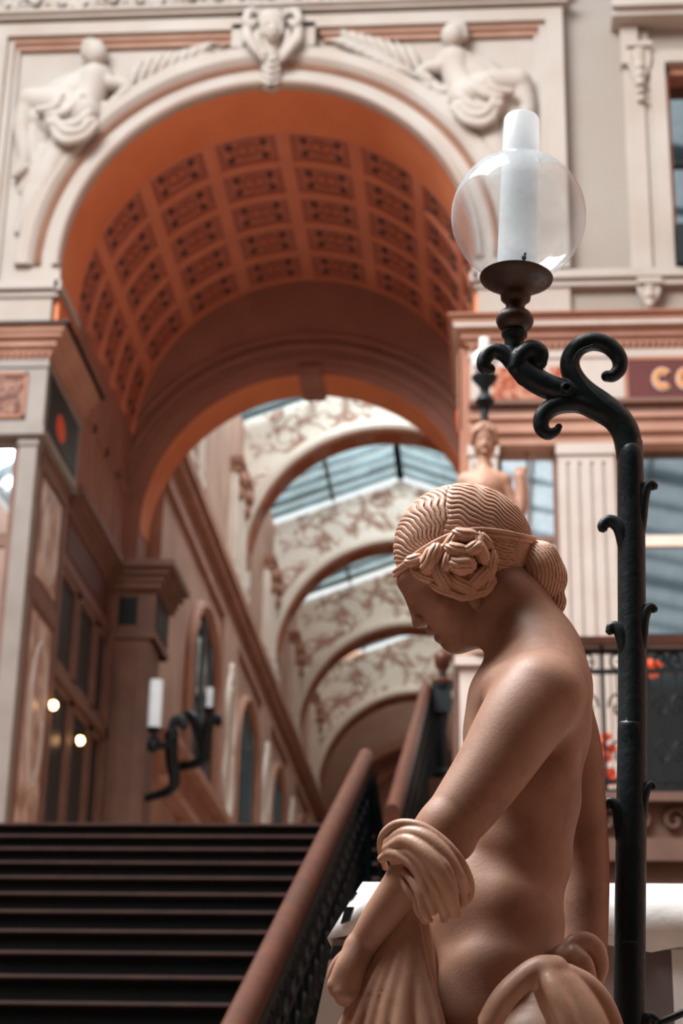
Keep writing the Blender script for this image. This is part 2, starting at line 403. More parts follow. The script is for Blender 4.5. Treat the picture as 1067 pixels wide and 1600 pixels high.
MT['globe'] = thin_glass('clear_globe_glass', (0.97, 0.99, 1.0), 1.5, 0.015, veil=0.19, veilcol=(0.85, 0.92, 0.95), dscale=12, boost=1.3)  # pale veil imitates whitish reflections on the globe
MT['roofglass'] = thin_glass('roof_glass', (0.84, 0.92, 0.94), 1.3, 0.1, veil=0.28, veilcol=(0.70, 0.80, 0.84), dscale=2)  # pale film added so daylight brightens the panes
MT['roofbar'] = mat('grey_steel_glazing_bar', (0.10, 0.15, 0.17), 0.5)
_b = MT['frost'].node_tree.nodes['Principled BSDF']; _b.inputs['Emission Color'].default_value = (0.92, 0.97, 1.0, 1); _b.inputs['Emission Strength'].default_value = 0.13  # faint glow added to whiten the unlit lamp glass
MT['bead_shade'] = mat('bead_and_recess_shade', (0.40, 0.24, 0.175), 0.8, col2=(0.34, 0.19, 0.135), scale=2)  # brown of the beads; on the frame mouldings it paints in recess shade
MT['paper'] = mat('white_wrapping_paper', (0.86, 0.86, 0.85), 0.6, col2=(0.80, 0.79, 0.77), scale=4, bump=0.3, bscale=9)
MT['beige'] = mat('beige_board', (0.36, 0.28, 0.24), 0.7, scale=3)
MT['grey'] = mat('grey_board', (0.16, 0.13, 0.125), 0.7, scale=3)
MT['tape'] = mat('black_tape', (0.01, 0.014, 0.016), 0.4)
MT['redpanel'] = mat('oxblood_sign_paint', (0.10, 0.010, 0.009), 0.5, scale=4)
MT['gold'] = mat('gilded_letter', (0.60, 0.26, 0.07), 0.4, col2=(0.52, 0.20, 0.05), scale=6)
MT['letteredge'] = mat('cream_letter_edge', (0.62, 0.53, 0.45), 0.5)
MT['paintpanel'] = floral('red_painted_panel', (0.30, 0.05, 0.018), (0.50, 0.27, 0.17), 4.0, 0.06)
MT['darkpanel'] = floral('dark_carved_panel', (0.12, 0.045, 0.035), (0.32, 0.18, 0.13), 5.0, 0.06)
MT['bulb'] = emit('glowing_bulb', (1.0, 0.55, 0.25), 14.0)
MT['orange'] = mat('orange_red_cloth', (0.75, 0.09, 0.02), 0.6)
MT['landing'] = mat('pale_stone_floor', (0.62, 0.46, 0.36), 0.6, scale=2)
MT['floor'] = mat('dark_stone_floor', (0.30, 0.20, 0.15), 0.6, scale=2)
MT['courtwall'] = mat('court_warm_plaster', (0.34, 0.20, 0.15), 0.85, scale=1)
MT['plinth'] = mat('pale_stone_plinth', (0.74, 0.66, 0.60), 0.7, scale=3)
MT['statue2'] = mat('pale_terracotta', (0.48, 0.28, 0.19), 0.55, col2=(0.36, 0.19, 0.125), scale=7)
MT['globe2'] = thin_glass('far_globe_glass', (0.95, 0.97, 0.98), 1.45, 0.03, veil=0.8, veilcol=(0.88, 0.90, 0.90), dscale=6)
# ------------------------------------------------------------------ the setting: shell of the court
ST = dict(kind='structure')
FY = 18.5; CX = -2.5; LZ = 4.2
MB().box(-9.2, 6.2, -14, 60, -0.3, 0).build('floor', MT['floor'], **ST)
MB().box(-9.4, -9.0, -14, 18.4, 0, 14.3).build('wall_left', MT['courtwall'], **ST)
MB().box(6.0, 6.4, -14, 18.4, 0, 16.6).build('wall_right', MT['courtwall'], **ST)
MB().box(-9.4, 6.4, -14.4, -14.0, 0, 16.6).build('wall_back', MT['courtwall'], **ST)
MB().box(-9.0, 6.0, -14, 0.7, 6.2, 6.6).build('ceiling_fill_blocker', MT['courtwall'], **ST)  # unseen ceiling added to cut fill light on the statue
# facade: wall with the great arch, and the bay to the right with its window
f = MB(); f.archwall(-9.0, 0.95, 11.06, 17.2, CX, 12.0, 2.41, FY, FY+0.55, n=72)
f.build('wall_facade', MT['stone'], **ST)
f = MB(); f.box(0.95, 2.08, FY+0.02, FY+0.5, 11.06, 17.2); f.box(2.08, 3.5, FY+0.02, FY+0.5, 14.52, 17.2); f.box(2.08, 3.5, FY+0.02, FY+0.5, 11.06, 11.80); f.box(3.5, 6.2, FY+0.02, FY+0.5, 11.06, 17.2)
f.build('wall_facade_bay', MT['wallplain'], **ST)
# lower storey walls behind the shop fronts, left and right of the passage
f = MB(); f.box(-9.0, -5.02, FY+0.35, FY+0.6, LZ, 11.06); f.build('wall_shop_left', MT['woodtrim'], **ST)
f = MB(); f.box(0.0, 6.2, FY+0.35, FY+0.6, LZ, 11.06); f.build('wall_shop_right', MT['woodtrim'], **ST)
f = MB(); f.box(-5.35, -5.0, FY+0.6, 23.2, LZ, 12.0); f.build('wall_passage_left', MT['woodtrim'], **ST)
f = MB(); f.box(0.0, 0.3, FY+0.6, 23.2, LZ, 12.0); f.build('wall_passage_right', MT['woodtrim'], **ST)
# landing floor
f = MB(); f.box(-9.0, -0.35, 12.46, 60, LZ-0.3, LZ); f.box(-0.35, 6.0, 12.1, 60, LZ-0.3, LZ); f.build('floor_landing', MT['landing'], **ST)

# facade trims ------------------------------------------------------
f = MB(); P = FY
f.ring(CX, 12.0, [(2.36, P), (2.36, P-0.10), (2.42, P-0.13), (2.47, P-0.10), (2.47, P-0.07), (2.60, P-0.07), (2.60, P)], 0, 180, 80)
f.ring(CX, 12.0, [(2.68, P), (2.68, P-0.10), (2.74, P-0.15), (2.88, P-0.15), (2.90, P-0.10), (2.90, P)], 0, 180, 80)
for x in (CX-2.63, CX+2.63): f.box(x-0.27, x+0.27, P-0.07, P, 11.77, 12.0)
f.build('trim_archivolt', MT['stone'], smooth=35, **ST)
# beaded band of the archivolt: small eggs set in a groove
f = MB()
for i in range(150):
    t = math.radians(0.6+178.8*i/149); r = 2.64
    f.ell((CX+r*math.cos(t), P-0.09, 12.0+r*math.sin(t)), (0.028, 0.045, 0.028), 6, 4)
f.ring(CX, 12.0, [(2.59, P), (2.59, P-0.085), (2.69, P-0.085), (2.69, P)], 0, 180, 80)
f.build('trim_bead_band', MT['bead_shade'], smooth=True, **ST)
f = MB()
for i in range(170):
    t = math.radians(180*i/169); r = 2.375
    f.ell((CX+r*math.cos(t), P-0.13, 12.0+r*math.sin(t)), (0.016, 0.02, 0.016), 5, 4)
f.build('trim_bead_edge', MT['gallerytrim'], smooth=True, **ST)
# frame around the spandrels
f = MB(); g = MB(); FT, FL, FR = 15.29, -5.93, 0.93
for a, b in ((FL, -2.86), (-2.14, FR)):
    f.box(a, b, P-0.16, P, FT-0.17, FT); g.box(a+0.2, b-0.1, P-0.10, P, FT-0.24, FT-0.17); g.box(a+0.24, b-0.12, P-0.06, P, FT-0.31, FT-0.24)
g.build('trim_spandrel_inner_moulding', MT['bead_shade'], **ST)  # orange-brown recess shading is put into these mouldings' colour
for a, s in ((FL, 1), (FR, -1)):
    x0, x1 = sorted((a, a+s*0.20)); f.box(x0, x1, P-0.16, P, 11.80, FT-0.17)
    x0, x1 = sorted((a+s*0.20, a+s*0.28)); f.box(x0, x1, P-0.10, P, 11.80, FT-0.2)
    x0, x1 = sorted((a+s*0.28, a+s*0.34)); f.box(x0, x1, P-0.05, P, 11.80, FT-0.24)
for a, s in ((-2.86, -1), (-2.14, 1)):
    x0, x1 = sorted((a, a+s*0.14)); f.box(x0, x1, P-0.16, P, 14.86, FT-0.1)
f.build('trim_spandrel_frame', MT['stone'], smooth=False, **ST)
# crowning moulding under the frieze and the frieze bed
f = MB(); f.box(-9, 1.0, P-0.22, P, 15.33, 15.38); f.box(-9, 1.0, P-0.27, P, 15.38, 15.42); f.box(-9, 1.0, P-0.05, P, 15.42, 16.1); f.box(-9, 1.0, P-0.3, P, 16.1, 16.3)
f.build('trim_frieze_bed', MT['stone'], **ST)
f = MB()
x = -6.1; k = 0
while x < 0.98:
    for sg in (1, -1):
        pts = []; rr = []
        for j in range(16):
            a = j/15*2.3*math.pi; r = 0.125*(1-j/19)
            pts.append((x+0.17+sg*0.14+sg*r*math.cos(a)*-1, P-0.10, 15.61+r*math.sin(a)*(1 if k % 2 else -1))); rr.append(0.030*(1-j/30))
        f.tube(pts, rr, 6)
        f.ell((x+0.17+sg*0.14, P-0.10, 15.61), (0.045, 0.05, 0.045), 7, 5)
    for j in range(5):
        a = math.radians(-60+30*j); f.ell((x+0.34+0.07*math.sin(a), P-0.09, 15.49+0.12*math.cos(a)*1.3), (0.028, 0.05, 0.06), 6, 5)
    x += 0.48; k += 1
f.build('trim_scroll_frieze', MT['relief'], smooth=True, **ST)
# impost string course
f = MB()
for a, b in ((-9.0, -4.86), (-0.14, 6.0)):
    f.box(a, b, P-0.14, P+0.02, 11.68, 11.78); f.box(a, b, P-0.09, P+0.02, 11.60, 11.68)
f.box(-4.90, -4.82, P-0.14, P+0.9, 11.66, 11.78); f.box(-0.18, -0.10, P-0.14, P+0.9, 11.66, 11.78)
f.build('trim_string_course', MT['stone'], **ST)
f = MB(); f.box(-9.0, -4.93, P-0.06, P, 11.06, 11.62); f.box(-0.10, 0.93, P-0.06, P, 11.06, 11.62); f.build('trim_impost_block', MT['stone'], **ST)
f = MB(); f.box(-4.97, -4.86, P, P+0.95, 11.0, 12.0); f.box(-0.14, -0.03, P, P+0.95, 11.0, 12.0); f.build('trim_arch_jamb', MT['soffit'], **ST)

# the vault ---------------------------------------------------------
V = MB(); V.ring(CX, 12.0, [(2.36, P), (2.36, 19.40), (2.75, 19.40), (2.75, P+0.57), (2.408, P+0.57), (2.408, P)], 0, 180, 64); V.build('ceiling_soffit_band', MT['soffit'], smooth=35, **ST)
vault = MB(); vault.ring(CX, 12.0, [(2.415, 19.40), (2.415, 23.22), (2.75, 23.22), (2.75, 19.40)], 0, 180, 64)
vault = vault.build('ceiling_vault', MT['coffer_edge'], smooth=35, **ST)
rb = MB(); DA = 22.5; R1 = 2.36; DYc = 0.76
for i in range(9):
    a = i*DA; h = 2.1
    if i in (0, 8): continue
    rb.ring(CX, 12.0, [(R1, 19.40), (R1, 23.2), (2.47, 23.2), (2.47, 19.40)], a-h, a+h, 3)
for j in range(6):
    y = 19.4+j*DYc; rb.ring(CX, 12.0, [(R1+0.004, y-0.07 if j else y), (R1+0.004, y+0.07), (2.47, y+0.07), (2.47, y-0.07 if j else y)], 0, 180, 64)
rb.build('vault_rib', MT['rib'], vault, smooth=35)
V = MB()
for x0, x1 in ((-4.99, -4.92), (-0.08, -0.01)): V.box(x0, x1, 19.4, 23.2, 10.0, 12.0)
for j in range(6):
    for x0, x1 in ((-4.92, -4.90), (-0.10, -0.08)): V.box(x0, x1, 19.33+j*DYc, 19.47+j*DYc, 10.0, 12.0)
for x0, x1 in ((-4.92, -4.90), (-0.10, -0.08)): V.box(x0, x1, 19.4, 23.2, 11.0, 11.14)
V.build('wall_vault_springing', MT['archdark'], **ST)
def arcpt(a, r, y): t = math.radians(a); return (CX+r*math.cos(t), y, 12.0+r*math.sin(t))
def coffer(ca, cy):
    """one painted coffer: ground, raised border, oval wreath and four dark bosses"""
    ha = DA/2-2.1; hy = DYc/2-0.07
    def patch(b, a0, a1, y0, y1, r, dr):
        n = 4; 
        b.ring(CX, 12.0, [(r, y0), (r, y1), (r+dr, y1), (r+dr, y0)], a0, a1, n)
    g = MB(); q = 0.82
    patch(g, ca-ha*q, ca+ha*q, cy-hy*q, cy+hy*q, 2.400, 0.02)
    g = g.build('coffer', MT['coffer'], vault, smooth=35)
    o = MB()
    A = ha*0.55; Yr = hy*0.50
    for s in (-1, 1):
        for t in (-1, 1):
            c = arcpt(ca+s*A*1.05, 2.398, cy+t*Yr*0.95); o.ell(c, (0.055, 0.055, 0.055), 7, 5)
    pts = [arcpt(ca+A*1.02*math.cos(k/20*2*math.pi), 2.400, cy+Yr*1.0*math.sin(k/20*2*math.pi)) for k in range(21)]
    o.tube(pts, 0.010, 5, caps=False)
    pts = [arcpt(ca+ha*q*0.96*cx_, 2.402, cy+hy*q*0.95*cy_) for cx_, cy_ in ((-1,-1),(1,-1),(1,1),(-1,1),(-1,-1))]
    for k in range(4): o.tube([pts[k], pts[k+1]], 0.005, 4)
    o.build('painted_wreath', MT['ornament'], g, smooth=True)
    w = MB(); pts = [arcpt(ca+A*0.66*math.cos(k/16*2*math.pi), 2.396, cy+Yr*0.7*math.sin(k/16*2*math.pi)) for k in range(17)]
    w.tube(pts, 0.016, 5, caps=False); c = arcpt(ca, 2.40, cy); w.ell(c, (0.05, 0.05, 0.02), 6, 4); w.build('medallion', MT['ornament_warm'], g, smooth=True)
for i in range(8):
    for j in range(5): coffer(11.25+DA*i, 19.4+DYc*(j+0.5))
# lower arch closing the vault
LCX, LCZ, LR = -2.45, 10.62, 2.28
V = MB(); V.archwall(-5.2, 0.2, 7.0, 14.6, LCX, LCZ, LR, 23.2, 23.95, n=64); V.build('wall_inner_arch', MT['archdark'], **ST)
V = MB(); V.ring(LCX, LCZ, [(LR-0.012, 23.22), (LR-0.012, 23.9), (LR+0.05, 23.9), (LR+0.05, 23.22)], 0, 180, 64); V.build('ceiling_inner_soffit', MT['soffit'], smooth=35, **ST)
V = MB()
for r, d in ((2.44, 0.05), (2.62, 0.09), (2.80, 0.06)): V.ring(LCX, LCZ, [(r, 23.2), (r, 23.2-d), (r+0.07, 23.2-d), (r+0.07, 23.2)], 0, 180, 64)
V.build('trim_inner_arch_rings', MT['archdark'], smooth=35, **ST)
V = MB(); c = arcpt(90, 0, 0); V.box(LCX-0.16, LCX+0.16, 23.10, 23.97, LCZ+LR-0.07, LCZ+LR+0.05); V.build('trim_inner_arch_key', MT['archdark'], **ST)

# gallery beyond the arch -----------------------------------------------
GX = -1.87; GL, GR = -4.55, 0.81; YS = [31.6, 36.66, 41.62, 46.67]
V = MB(); V.box(GL-0.4, GL, 23.95, 49.5, LZ, 15.9); V.build('wall_gallery_left', MT['gallerywall'], **ST)
V = MB(); V.box(GR, GR+0.4, 23.95, 49.5, LZ, 15.9); V.build('wall_gallery_right', MT['gallerywall'], **ST)
EY = 49.0; EZ = 12.05; ER = 2.15
V = MB(); V.archwall(GL-0.4, GR+0.4, LZ, 16.9, GX, EZ, ER, EY, EY+0.4, n=40); V.build('wall_gallery_end', MT['gallerywall'], **ST)
V = MB(); V.ring(GX, EZ, [(ER, EY), (ER, EY-0.2), (ER+0.25, EY-0.2), (ER+0.25, EY)], 0, 180, 40); V.ring(GX, EZ, [(ER-0.5, EY+0.35), (ER-0.5, EY+0.2), (ER-0.3, EY+0.2), (ER-0.3, EY+0.35)], 0, 180, 40)
V.build('trim_end_arch', MT['gallerytrim'], smooth=35, **ST)
V = MB(); V.box(GL, GR, EY+0.4, EY+0.5, LZ, 14.6); V.build('wall_gallery_tympanum', MT['archdark'], **ST)
V = MB(); V.box(GL, GL+0.20, 23.96, 49, 12.22, 12.40); V.box(GL, GL+0.13, 23.96, 49, 12.06, 12.22); V.box(GL, GL+0.07, 23.96, 49, 11.55, 11.66)
V.box(GR-0.20, GR, 23.96, 49, 12.22, 12.40); V.box(GR-0.13, GR, 23.96, 49, 12.06, 12.22); V.build('trim_gallery_cornice', MT['gallerytrim'], **ST)
roofz = lambda x: 15.92+(1-abs(x-GX)/2.9)*1.05
RK = 2.55
for k, y in enumerate(YS):
    top = [15.78, 15.45, 15.2, 15.01][k]; cz = top-RK
    rz = lambda x: roofz(x)-(0.0, 0.10, 0.2, 0.3)[k]
    V = MB(); V.archwall(GL, GR, 12.4, rz, GX, cz, RK, y, y+0.62, n=48); V.build('wall_cross_arch_%d' % (k+1), MT['floral'], **ST)
    V = MB(); V.ring(GX, cz, [(RK-0.015, y-0.05), (RK-0.015, y+0.60), (RK+0.03, y+0.6), (RK+0.03, y-0.05)], 0, 180, 48)
    ks = MB()
    V.build('trim_cross_soffit_%d' % (k+1), MT['gallerytrim'], smooth=35, **ST)
    V = MB(); V.ring(GX, cz, [(RK+0.03, y), (RK+0.03, y-0.09), (RK+0.10, y-0.11), (RK+0.17, y-0.08), (RK+0.24, y-0.06), (RK+0.24, y)], 0, 180, 48)
    V.build('trim_cross_archivolt_%d' % (k+1), MT['pilaster'], smooth=35, **ST)
    V = MB()
    for j in range(9):
        a = 12+19.5*j; V.ring(GX, cz, [(RK-0.03, y+0.10), (RK-0.03, y+0.46), (RK-0.015, y+0.46), (RK-0.015, y+0.10)], a-5.5, a+5.5, 4)
    V.build('trim_cross_panels_%d' % (k+1), MT['ornament_warm'], smooth=35, **ST)
# gallery roof glazing between the arches
ends = [24.1]+YS+[49.0]
for k in range(5):
    y0, y1 = ends[k]+(0.62 if k else 0), ends[k+1]; dz = (0, 0.0, 0.1, 0.2, 0.3)[k]
    for s in (-1, 1):
        g = MB(); e = GX+s*2.75; zr = roofz(GX)-dz; ze = roofz(e)-dz
        g.prism([(GX, zr), (e, ze), (e, ze+0.012), (GX, zr+0.012)], lambda x, z: (x, y0, z), lambda x, z: (x, y1, z))
        w = g.build('window_roof_%d' % (2*k+(s > 0)+1), MT['roofglass'], **ST)
        b = MB()
        for t in (0, 0.52, 1.0):
            b.bar((GX+(e-GX)*t, y0, zr+(ze-zr)*t), (GX+(e-GX)*t, y1, zr+(ze-zr)*t), 0.07 if t else 0.13, 0.10 if t else 0.16)
        n = max(4, int((y1-y0)/0.55))
        for j in range(n):
            y = y0+(y1-y0)*(j+0.5)/n; b.bar((GX, y, zr-0.02), (e, y, ze-0.02), 0.07 if j % 3 else 0.14, 0.08)
        b.build('glazing_bar', MT['roofbar'], w)
# gallery left wall: pilasters above the cornice, arched shop windows below
for k, y in enumerate([26.5]+YS):
    for yy, w in ((y-1.55, 0.42), (y-0.75, 0.62)):
        V = MB(); x1 = GL+0.12
        V.box(GL, x1, yy, yy+w, 12.40, 14.55); n = 3
        for j in range(n): V.box(x1, x1+0.03, yy+w*(j+0.15)/n, yy+w*(j+0.8)/n, 12.7, 14.3)
        V.box(GL, x1+0.05, yy-0.03, yy+w+0.03, 12.40, 12.6)
        V.build('trim_pilaster', MT['pilaster'], **ST)
        V = MB(); V.box(GL, x1+0.12, yy-0.05, yy+w+0.05, 14.5, 14.62); V.box(GL, x1+0.08, yy-0.02, yy+w+0.02, 14.35, 14.5)
        V.ell((x1+0.06, yy+w/2, 14.25), (0.12, w*0.42, 0.16), 8, 6); V.ell((x1+0.05, yy+w/2, 14.0), (0.08, w*0.3, 0.14), 8, 6)
        V.build('trim_pilaster_capital', MT['gallerytrim'], smooth=30, **ST)
wy = [(26.2, 29.6), (31.5, 35.1), (36.7, 39.9), (41.7, 44.9)]
for k, (y0, y1) in enumerate(wy):
    cy = (y0+y1)/2; r = (y1-y0)/2*0.86; cz = 9.75
    arch = [(cy-r, LZ+0.3)]+[(cy-r*math.cos(math.pi*i/24), cz+1.25*math.sin(math.pi*i/24)) for i in range(25)]+[(cy+r, LZ+0.3)]
    V = MB(); V.prism(arch, lambda a, z: (GL+0.015, a, z), lambda a, z: (GL+0.002, a, z)); w = V.build('window_%d' % (k+1), MT['darkglass'], **ST)
    V = MB()
    V.tube([(GL+0.05, a, z) for a, z in arch], 0.09, 8, caps=True)
    V.tube([(GL+0.04, cy+(a-cy)*0.93, LZ+(z-LZ)*0.985) for a, z in arch], 0.035, 6)
    V.build('window_surround', MT['gallerytrim'], w, smooth=40)
    V = MB()
    for t in (-0.5, 0, 0.5): V.box(GL+0.01, GL+0.05, cy+t*r-0.03, cy+t*r+0.03, LZ+0.3, cz+1.25*math.sqrt(1-t*t)-0.03)
    V.build('glazing_bar', MT['roofbar'], w)
    V = MB(); V.box(GL, GL+0.09, y1+0.1, wy[k+1][0]-0.1 if k < 3 else y1+1.4, LZ, 11.55); V.build('trim_gallery_pier', MT['gallerywall'], **ST)
    V = MB(); yc = (y1+ (wy[k+1][0] if k < 3 else y1+1.5))/2
    V.tube([(GL+0.11, yc+0.55*math.cos(t)*(0.6+0.4*abs(math.sin(3*t))), 9.4+1.5*math.sin(t)) for t in np.linspace(0, 2*math.pi, 40)], 0.05, 6)
    V.tube([(GL+0.11, yc+0.35*math.cos(t), 9.4+1.1*math.sin(t)) for t in np.linspace(0, 2*math.pi, 40)], 0.035, 6)
    V.build('trim_pier_cartouche', MT['pilaster'], smooth=True, **ST)
V = MB(); V.box(GL, GL+0.30, 24.2, 31.2, 7.95, 8.1); V.box(GL, GL+0.12, 24.2, 31.2, 7.45, 7.95); V.box(GL, GL+0.22, 24.2, 31.2, 7.33, 7.45); V.build('trim_shop_entablature', MT['gallerytrim'], **ST)

# passage left wall inside the vault: cornice, frieze, windows, back pier -------
def cornice(b, x0, x1, y0, y1, z0, z1, out, side=1, front=True):
    """stepped cornice on the passage side of a pier"""
    n = 4
    for i in range(n):
        o = out*(0.35+0.65*(i/(n-1))**1.4); b.box(x0 if side > 0 else x0-o, x1+o if side > 0 else x1, y0-(o if front else 0), y1, z0+(z1-z0)*i/n, z0+(z1-z0)*(i+1)/n)
    return b
V = MB(); cornice(V, -5.3, -5.0, 20.05, 23.2, 9.60, 9.95, 0.22, front=False); V.box(-5.3, -4.95, 19.9, 23.2, 8.95, 9.1); V.box(-5.3, -4.97, 19.9, 23.2, 9.1, 9.6); V.build('trim_inner_cornice', MT['woodtrim'], **ST)
V = MB(); V.box(-4.97, -4.955, 20.2, 22.6, 9.16, 9.54); V.build('trim_inner_frieze_panel', mat('dark_russet_panel', (0.10, 0.035, 0.03), 0.6), **ST)
k = 10
for y0, y1 in ((19.95, 20.9), (21.0, 22.0), (22.1, 22.75)):
    for z0, z1 in ((LZ+0.4, 7.55), (7.75, 8.9)):
        V = MB(); V.box(-5.0, -4.985, y0+0.06, y1-0.06, z0+0.05, z1-0.05); w = V.build('window_%d' % k, MT['dullglass'], **ST); k += 1
        V = MB(); 
        for a, b_ in ((y0, y0+0.07), (y1-0.07, y1)): V.box(-5.0, -4.94, a, b_, z0, z1)
        V.box(-5.0, -4.94, y0, y1, z0, z0+0.06); V.box(-5.0, -4.94, y0, y1, z1-0.06, z1); V.build('window_frame', MT['woodtrim'], w)
V = MB(); V.box(-5.0, -4.90, 22.78, 23.15, LZ, 8.95); V.box(-5.0, -4.9, 19.9, 23.15, 7.58, 7.72); V.build('trim_inner_pilaster', MT['woodtrim'], **ST)
# back pier at the inner arch
V = MB(); V.box(-5.02, -4.42, 22.95, 23.6, LZ, 9.0); V.box(-5.0, -4.46, 22.92, 23.0, LZ, 8.95); V.box(-4.86, -4.60, 22.89, 22.95, 5.0, 8.75); V.box(-4.80, -4.66, 22.86, 22.9, 5.1, 8.65)
V.box(-5.05, -4.38, 22.9, 23.95, 8.95, 9.65); V.build('trim_back_pier', MT['woodtrim'], **ST)
V = MB(); cornice(V, -5.1, -4.4, 22.9, 24.0, 9.62, 9.95, 0.28); V.box(-5.05, -4.36, 22.88, 23.95, 8.95, 9.05); V.build('trim_back_pier_cornice', MT['woodtrim'], **ST)
V = MB(); V.box(-4.86, -4.62, 22.885, 22.9, 9.14, 9.52); V.box(-4.381, -4.365, 23.0, 23.85, 9.12, 9.55); V.build('trim_back_pier_panel', MT['black'], **ST)
# right jamb of the inner arch, same pier mirrored
V = MB(); V.box(-0.48, 0.1, 22.95, 23.6, LZ, 9.0); cornice(V, -0.5, 0.1, 22.9, 24.0, 9.62, 9.95, 0.28, side=-1); V.box(-0.52, 0.1, 22.9, 23.95, 8.95, 9.65); V.build('trim_back_pier_right', MT['woodtrim'], **ST)

# shop fronts of the facade ---------------------------------------------
def entablature(x0, x1, side, y=18.25, ret=20.0):
    """frieze box and cornice; side=+1: its return faces +x (left front), -1: faces -x"""
    fr = MB(); fr.box(x0, x1, y, ret, 9.83, 10.72); fr.box(x0-0.02, x1+0.02, y-0.03, ret, 9.80, 9.90); fr.box(x0-0.015, x1+0.015, y-0.02, ret, 10.62, 10.72)
    co = MB(); n = 5; zs = [10.78, 10.84, 10.93, 10.98, 11.03, 11.06]; os = [0.05, 0.10, 0.16, 0.19, 0.21]
    for i in range(n): co.box(x0-(os[i] if side < 0 else 0), x1+(os[i] if side > 0 else 0), y-os[i], ret, zs[i], zs[i+1])
    de = MB(); x = x0
    de.box(x0, x1, y+0.0, ret, 10.70, 10.79)
    while x < x1: de.box(x, x+0.035, y-0.045, y, 10.72, 10.785); x += 0.07
    return fr, co, de
fr, co, de = entablature(-9.0, -4.86, 1)
fr.build('trim_left_shop_frieze', MT['leftshade'], **ST); co.build('trim_left_shop_cornice', MT['gallerywall'], **ST); de.build('trim_left_shop_dentils', MT['gallerytrim'], **ST)
V = MB(); V.box(-9.0, -4.60, 18.0, 20.05, 11.055, 11.075); V.build('trim_left_cornice_lead', MT['black'], **ST)
V = MB(); V.box(-5.78, -5.10, 18.235, 18.25, 10.03, 10.52); V.build('trim_left_frieze_panel', MT['darkpanel'], **ST)
V = MB()
for q in ((-5.81, -5.07, 10.0, 10.03), (-5.81, -5.07, 10.52, 10.55)): V.box(q[0], q[1], 18.22, 18.25, q[2], q[3])
V.box(-5.10, -5.07, 18.22, 18.25, 10.0, 10.55); V.build('trim_left_panel_bead', MT['gallerytrim'], **ST)
V = MB(); V.box(-4.86, -4.845, 18.4, 19.85, 9.95, 10.60); V.build('trim_left_return_panel', MT['black'], **ST)
V = MB(); V.ell((-4.845, 19.0, 10.2), (0.012, 0.22, 0.16), 14, 8); V.build('trim_left_return_roundel', MT['orange'], smooth=True, **ST)
# left shop front: corner pier, mirror and marble panels on its return
V = MB(); V.box(-5.11, -4.92, 18.3, 18.5, LZ, 9.83); V.box(-9.0, -5.11, 18.36, 18.6, 9.72, 9.83); V.box(-5.13, -4.90, 18.28, 18.5, 9.70, 9.83); V.build('trim_left_corner_pilaster', MT['leftshade'], **ST)
V = MB(); V.box(-5.02, -4.93, 18.5, 19.9, LZ, 9.83); V.box(-4.93, -4.91, 18.5, 18.62, LZ, 9.8); V.box(-4.93, -4.91, 19.72, 19.88, LZ, 9.8); V.box(-4.93, -4.905, 18.5, 19.88, 8.05, 8.25); V.box(-4.93, -4.905, 18.5, 19.88, 9.55, 9.8); V.build('trim_left_pier_return', MT['woodtrim'], **ST)
V = MB(); V.box(-4.93, -4.915, 18.72, 19.62, 8.35, 9.48); V.box(-4.93, -4.915, 18.72, 19.62, 5.0, 7.95); V.build('trim_left_marble_panels', MT['marble'], **ST)
V = MB()
for cz, hh in ((8.9, 0.5), (6.9, 0.8)):
    V.tube([(-4.91, 19.17+0.30*math.cos(t), cz+hh*math.sin(t)) for t in np.linspace(0, 2*math.pi, 32)], 0.03, 6)
V.build('trim_left_marble_wreaths', MT['whitetrim'], smooth=True, **ST)
V = MB(); V.box(-9.0, -5.16, 18.42, 18.44, 5.6, 9.70); w = V.build('window_20', MT['mirror'], **ST)
V = MB(); V.box(-5.19, -5.11, 18.36, 18.6, LZ, 9.72); V.box(-9.0, -5.16, 18.38, 18.46, 8.55, 8.7); V.box(-9.0, -5.11, 18.3, 18.6, LZ, 5.6); V.build('window_frame', MT['woodtrim'], w)
V = MB(); V.box(-9.0, -4.87, 18.22, 19.9, LZ, 4.75); V.build('baseboard_left', MT['black'], **ST)

# right shop front -----------------------------------------------------------
fr, co, de = entablature(-0.18, 6.0, -1)
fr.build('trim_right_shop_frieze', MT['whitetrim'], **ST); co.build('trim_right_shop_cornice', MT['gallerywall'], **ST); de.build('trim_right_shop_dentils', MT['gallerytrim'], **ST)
V = MB(); V.box(-0.36, 6.0, 18.06, 20.0, 10.935, 10.975); V.build('trim_right_cornice_highlight', MT['whitetrim'], **ST)  # white strip paints the highlight along the cornice
V = MB(); V.ell((-0.335, 19.0, 10.2), (0.015, 0.22, 0.16), 14, 8); V.build('trim_right_return_roundel', MT['orange'], smooth=True, **ST)
V = MB(); V.box(-0.42, 6.0, 18.0, 20.0, 11.055, 11.075); V.build('trim_right_cornice_lead', MT['gallerytrim'], **ST)
V = MB(); V.box(-0.30, -0.18, 18.3, 20.0, LZ, 10.78); V.box(-0.32, -0.28, 18.3, 20.0, 9.8, 10.72); V.build('trim_right_pier_return', MT['gallerytrim'], **ST)
V = MB(); V.box(0.05, 0.62, 18.235, 18.25, 10.14, 10.52); w = V.build('trim_right_painted_panel', MT['paintpanel'], **ST)
V = MB(); V.box(0.68, 0.95, 18.235, 18.25, 10.14, 10.52); V.build('trim_right_painted_panel', MT['paintpanel'], **ST)
V = MB(); V.box(-0.20, 6.0, 18.14, 18.5, 10.04, 10.09); V.box(-0.19, 6.0, 18.21, 18.5, 9.94, 10.04); V.build('trim_right_lintel_shadow_band', MT['woodtrim'], **ST)  # dark band stands in for the shadow above the lintel
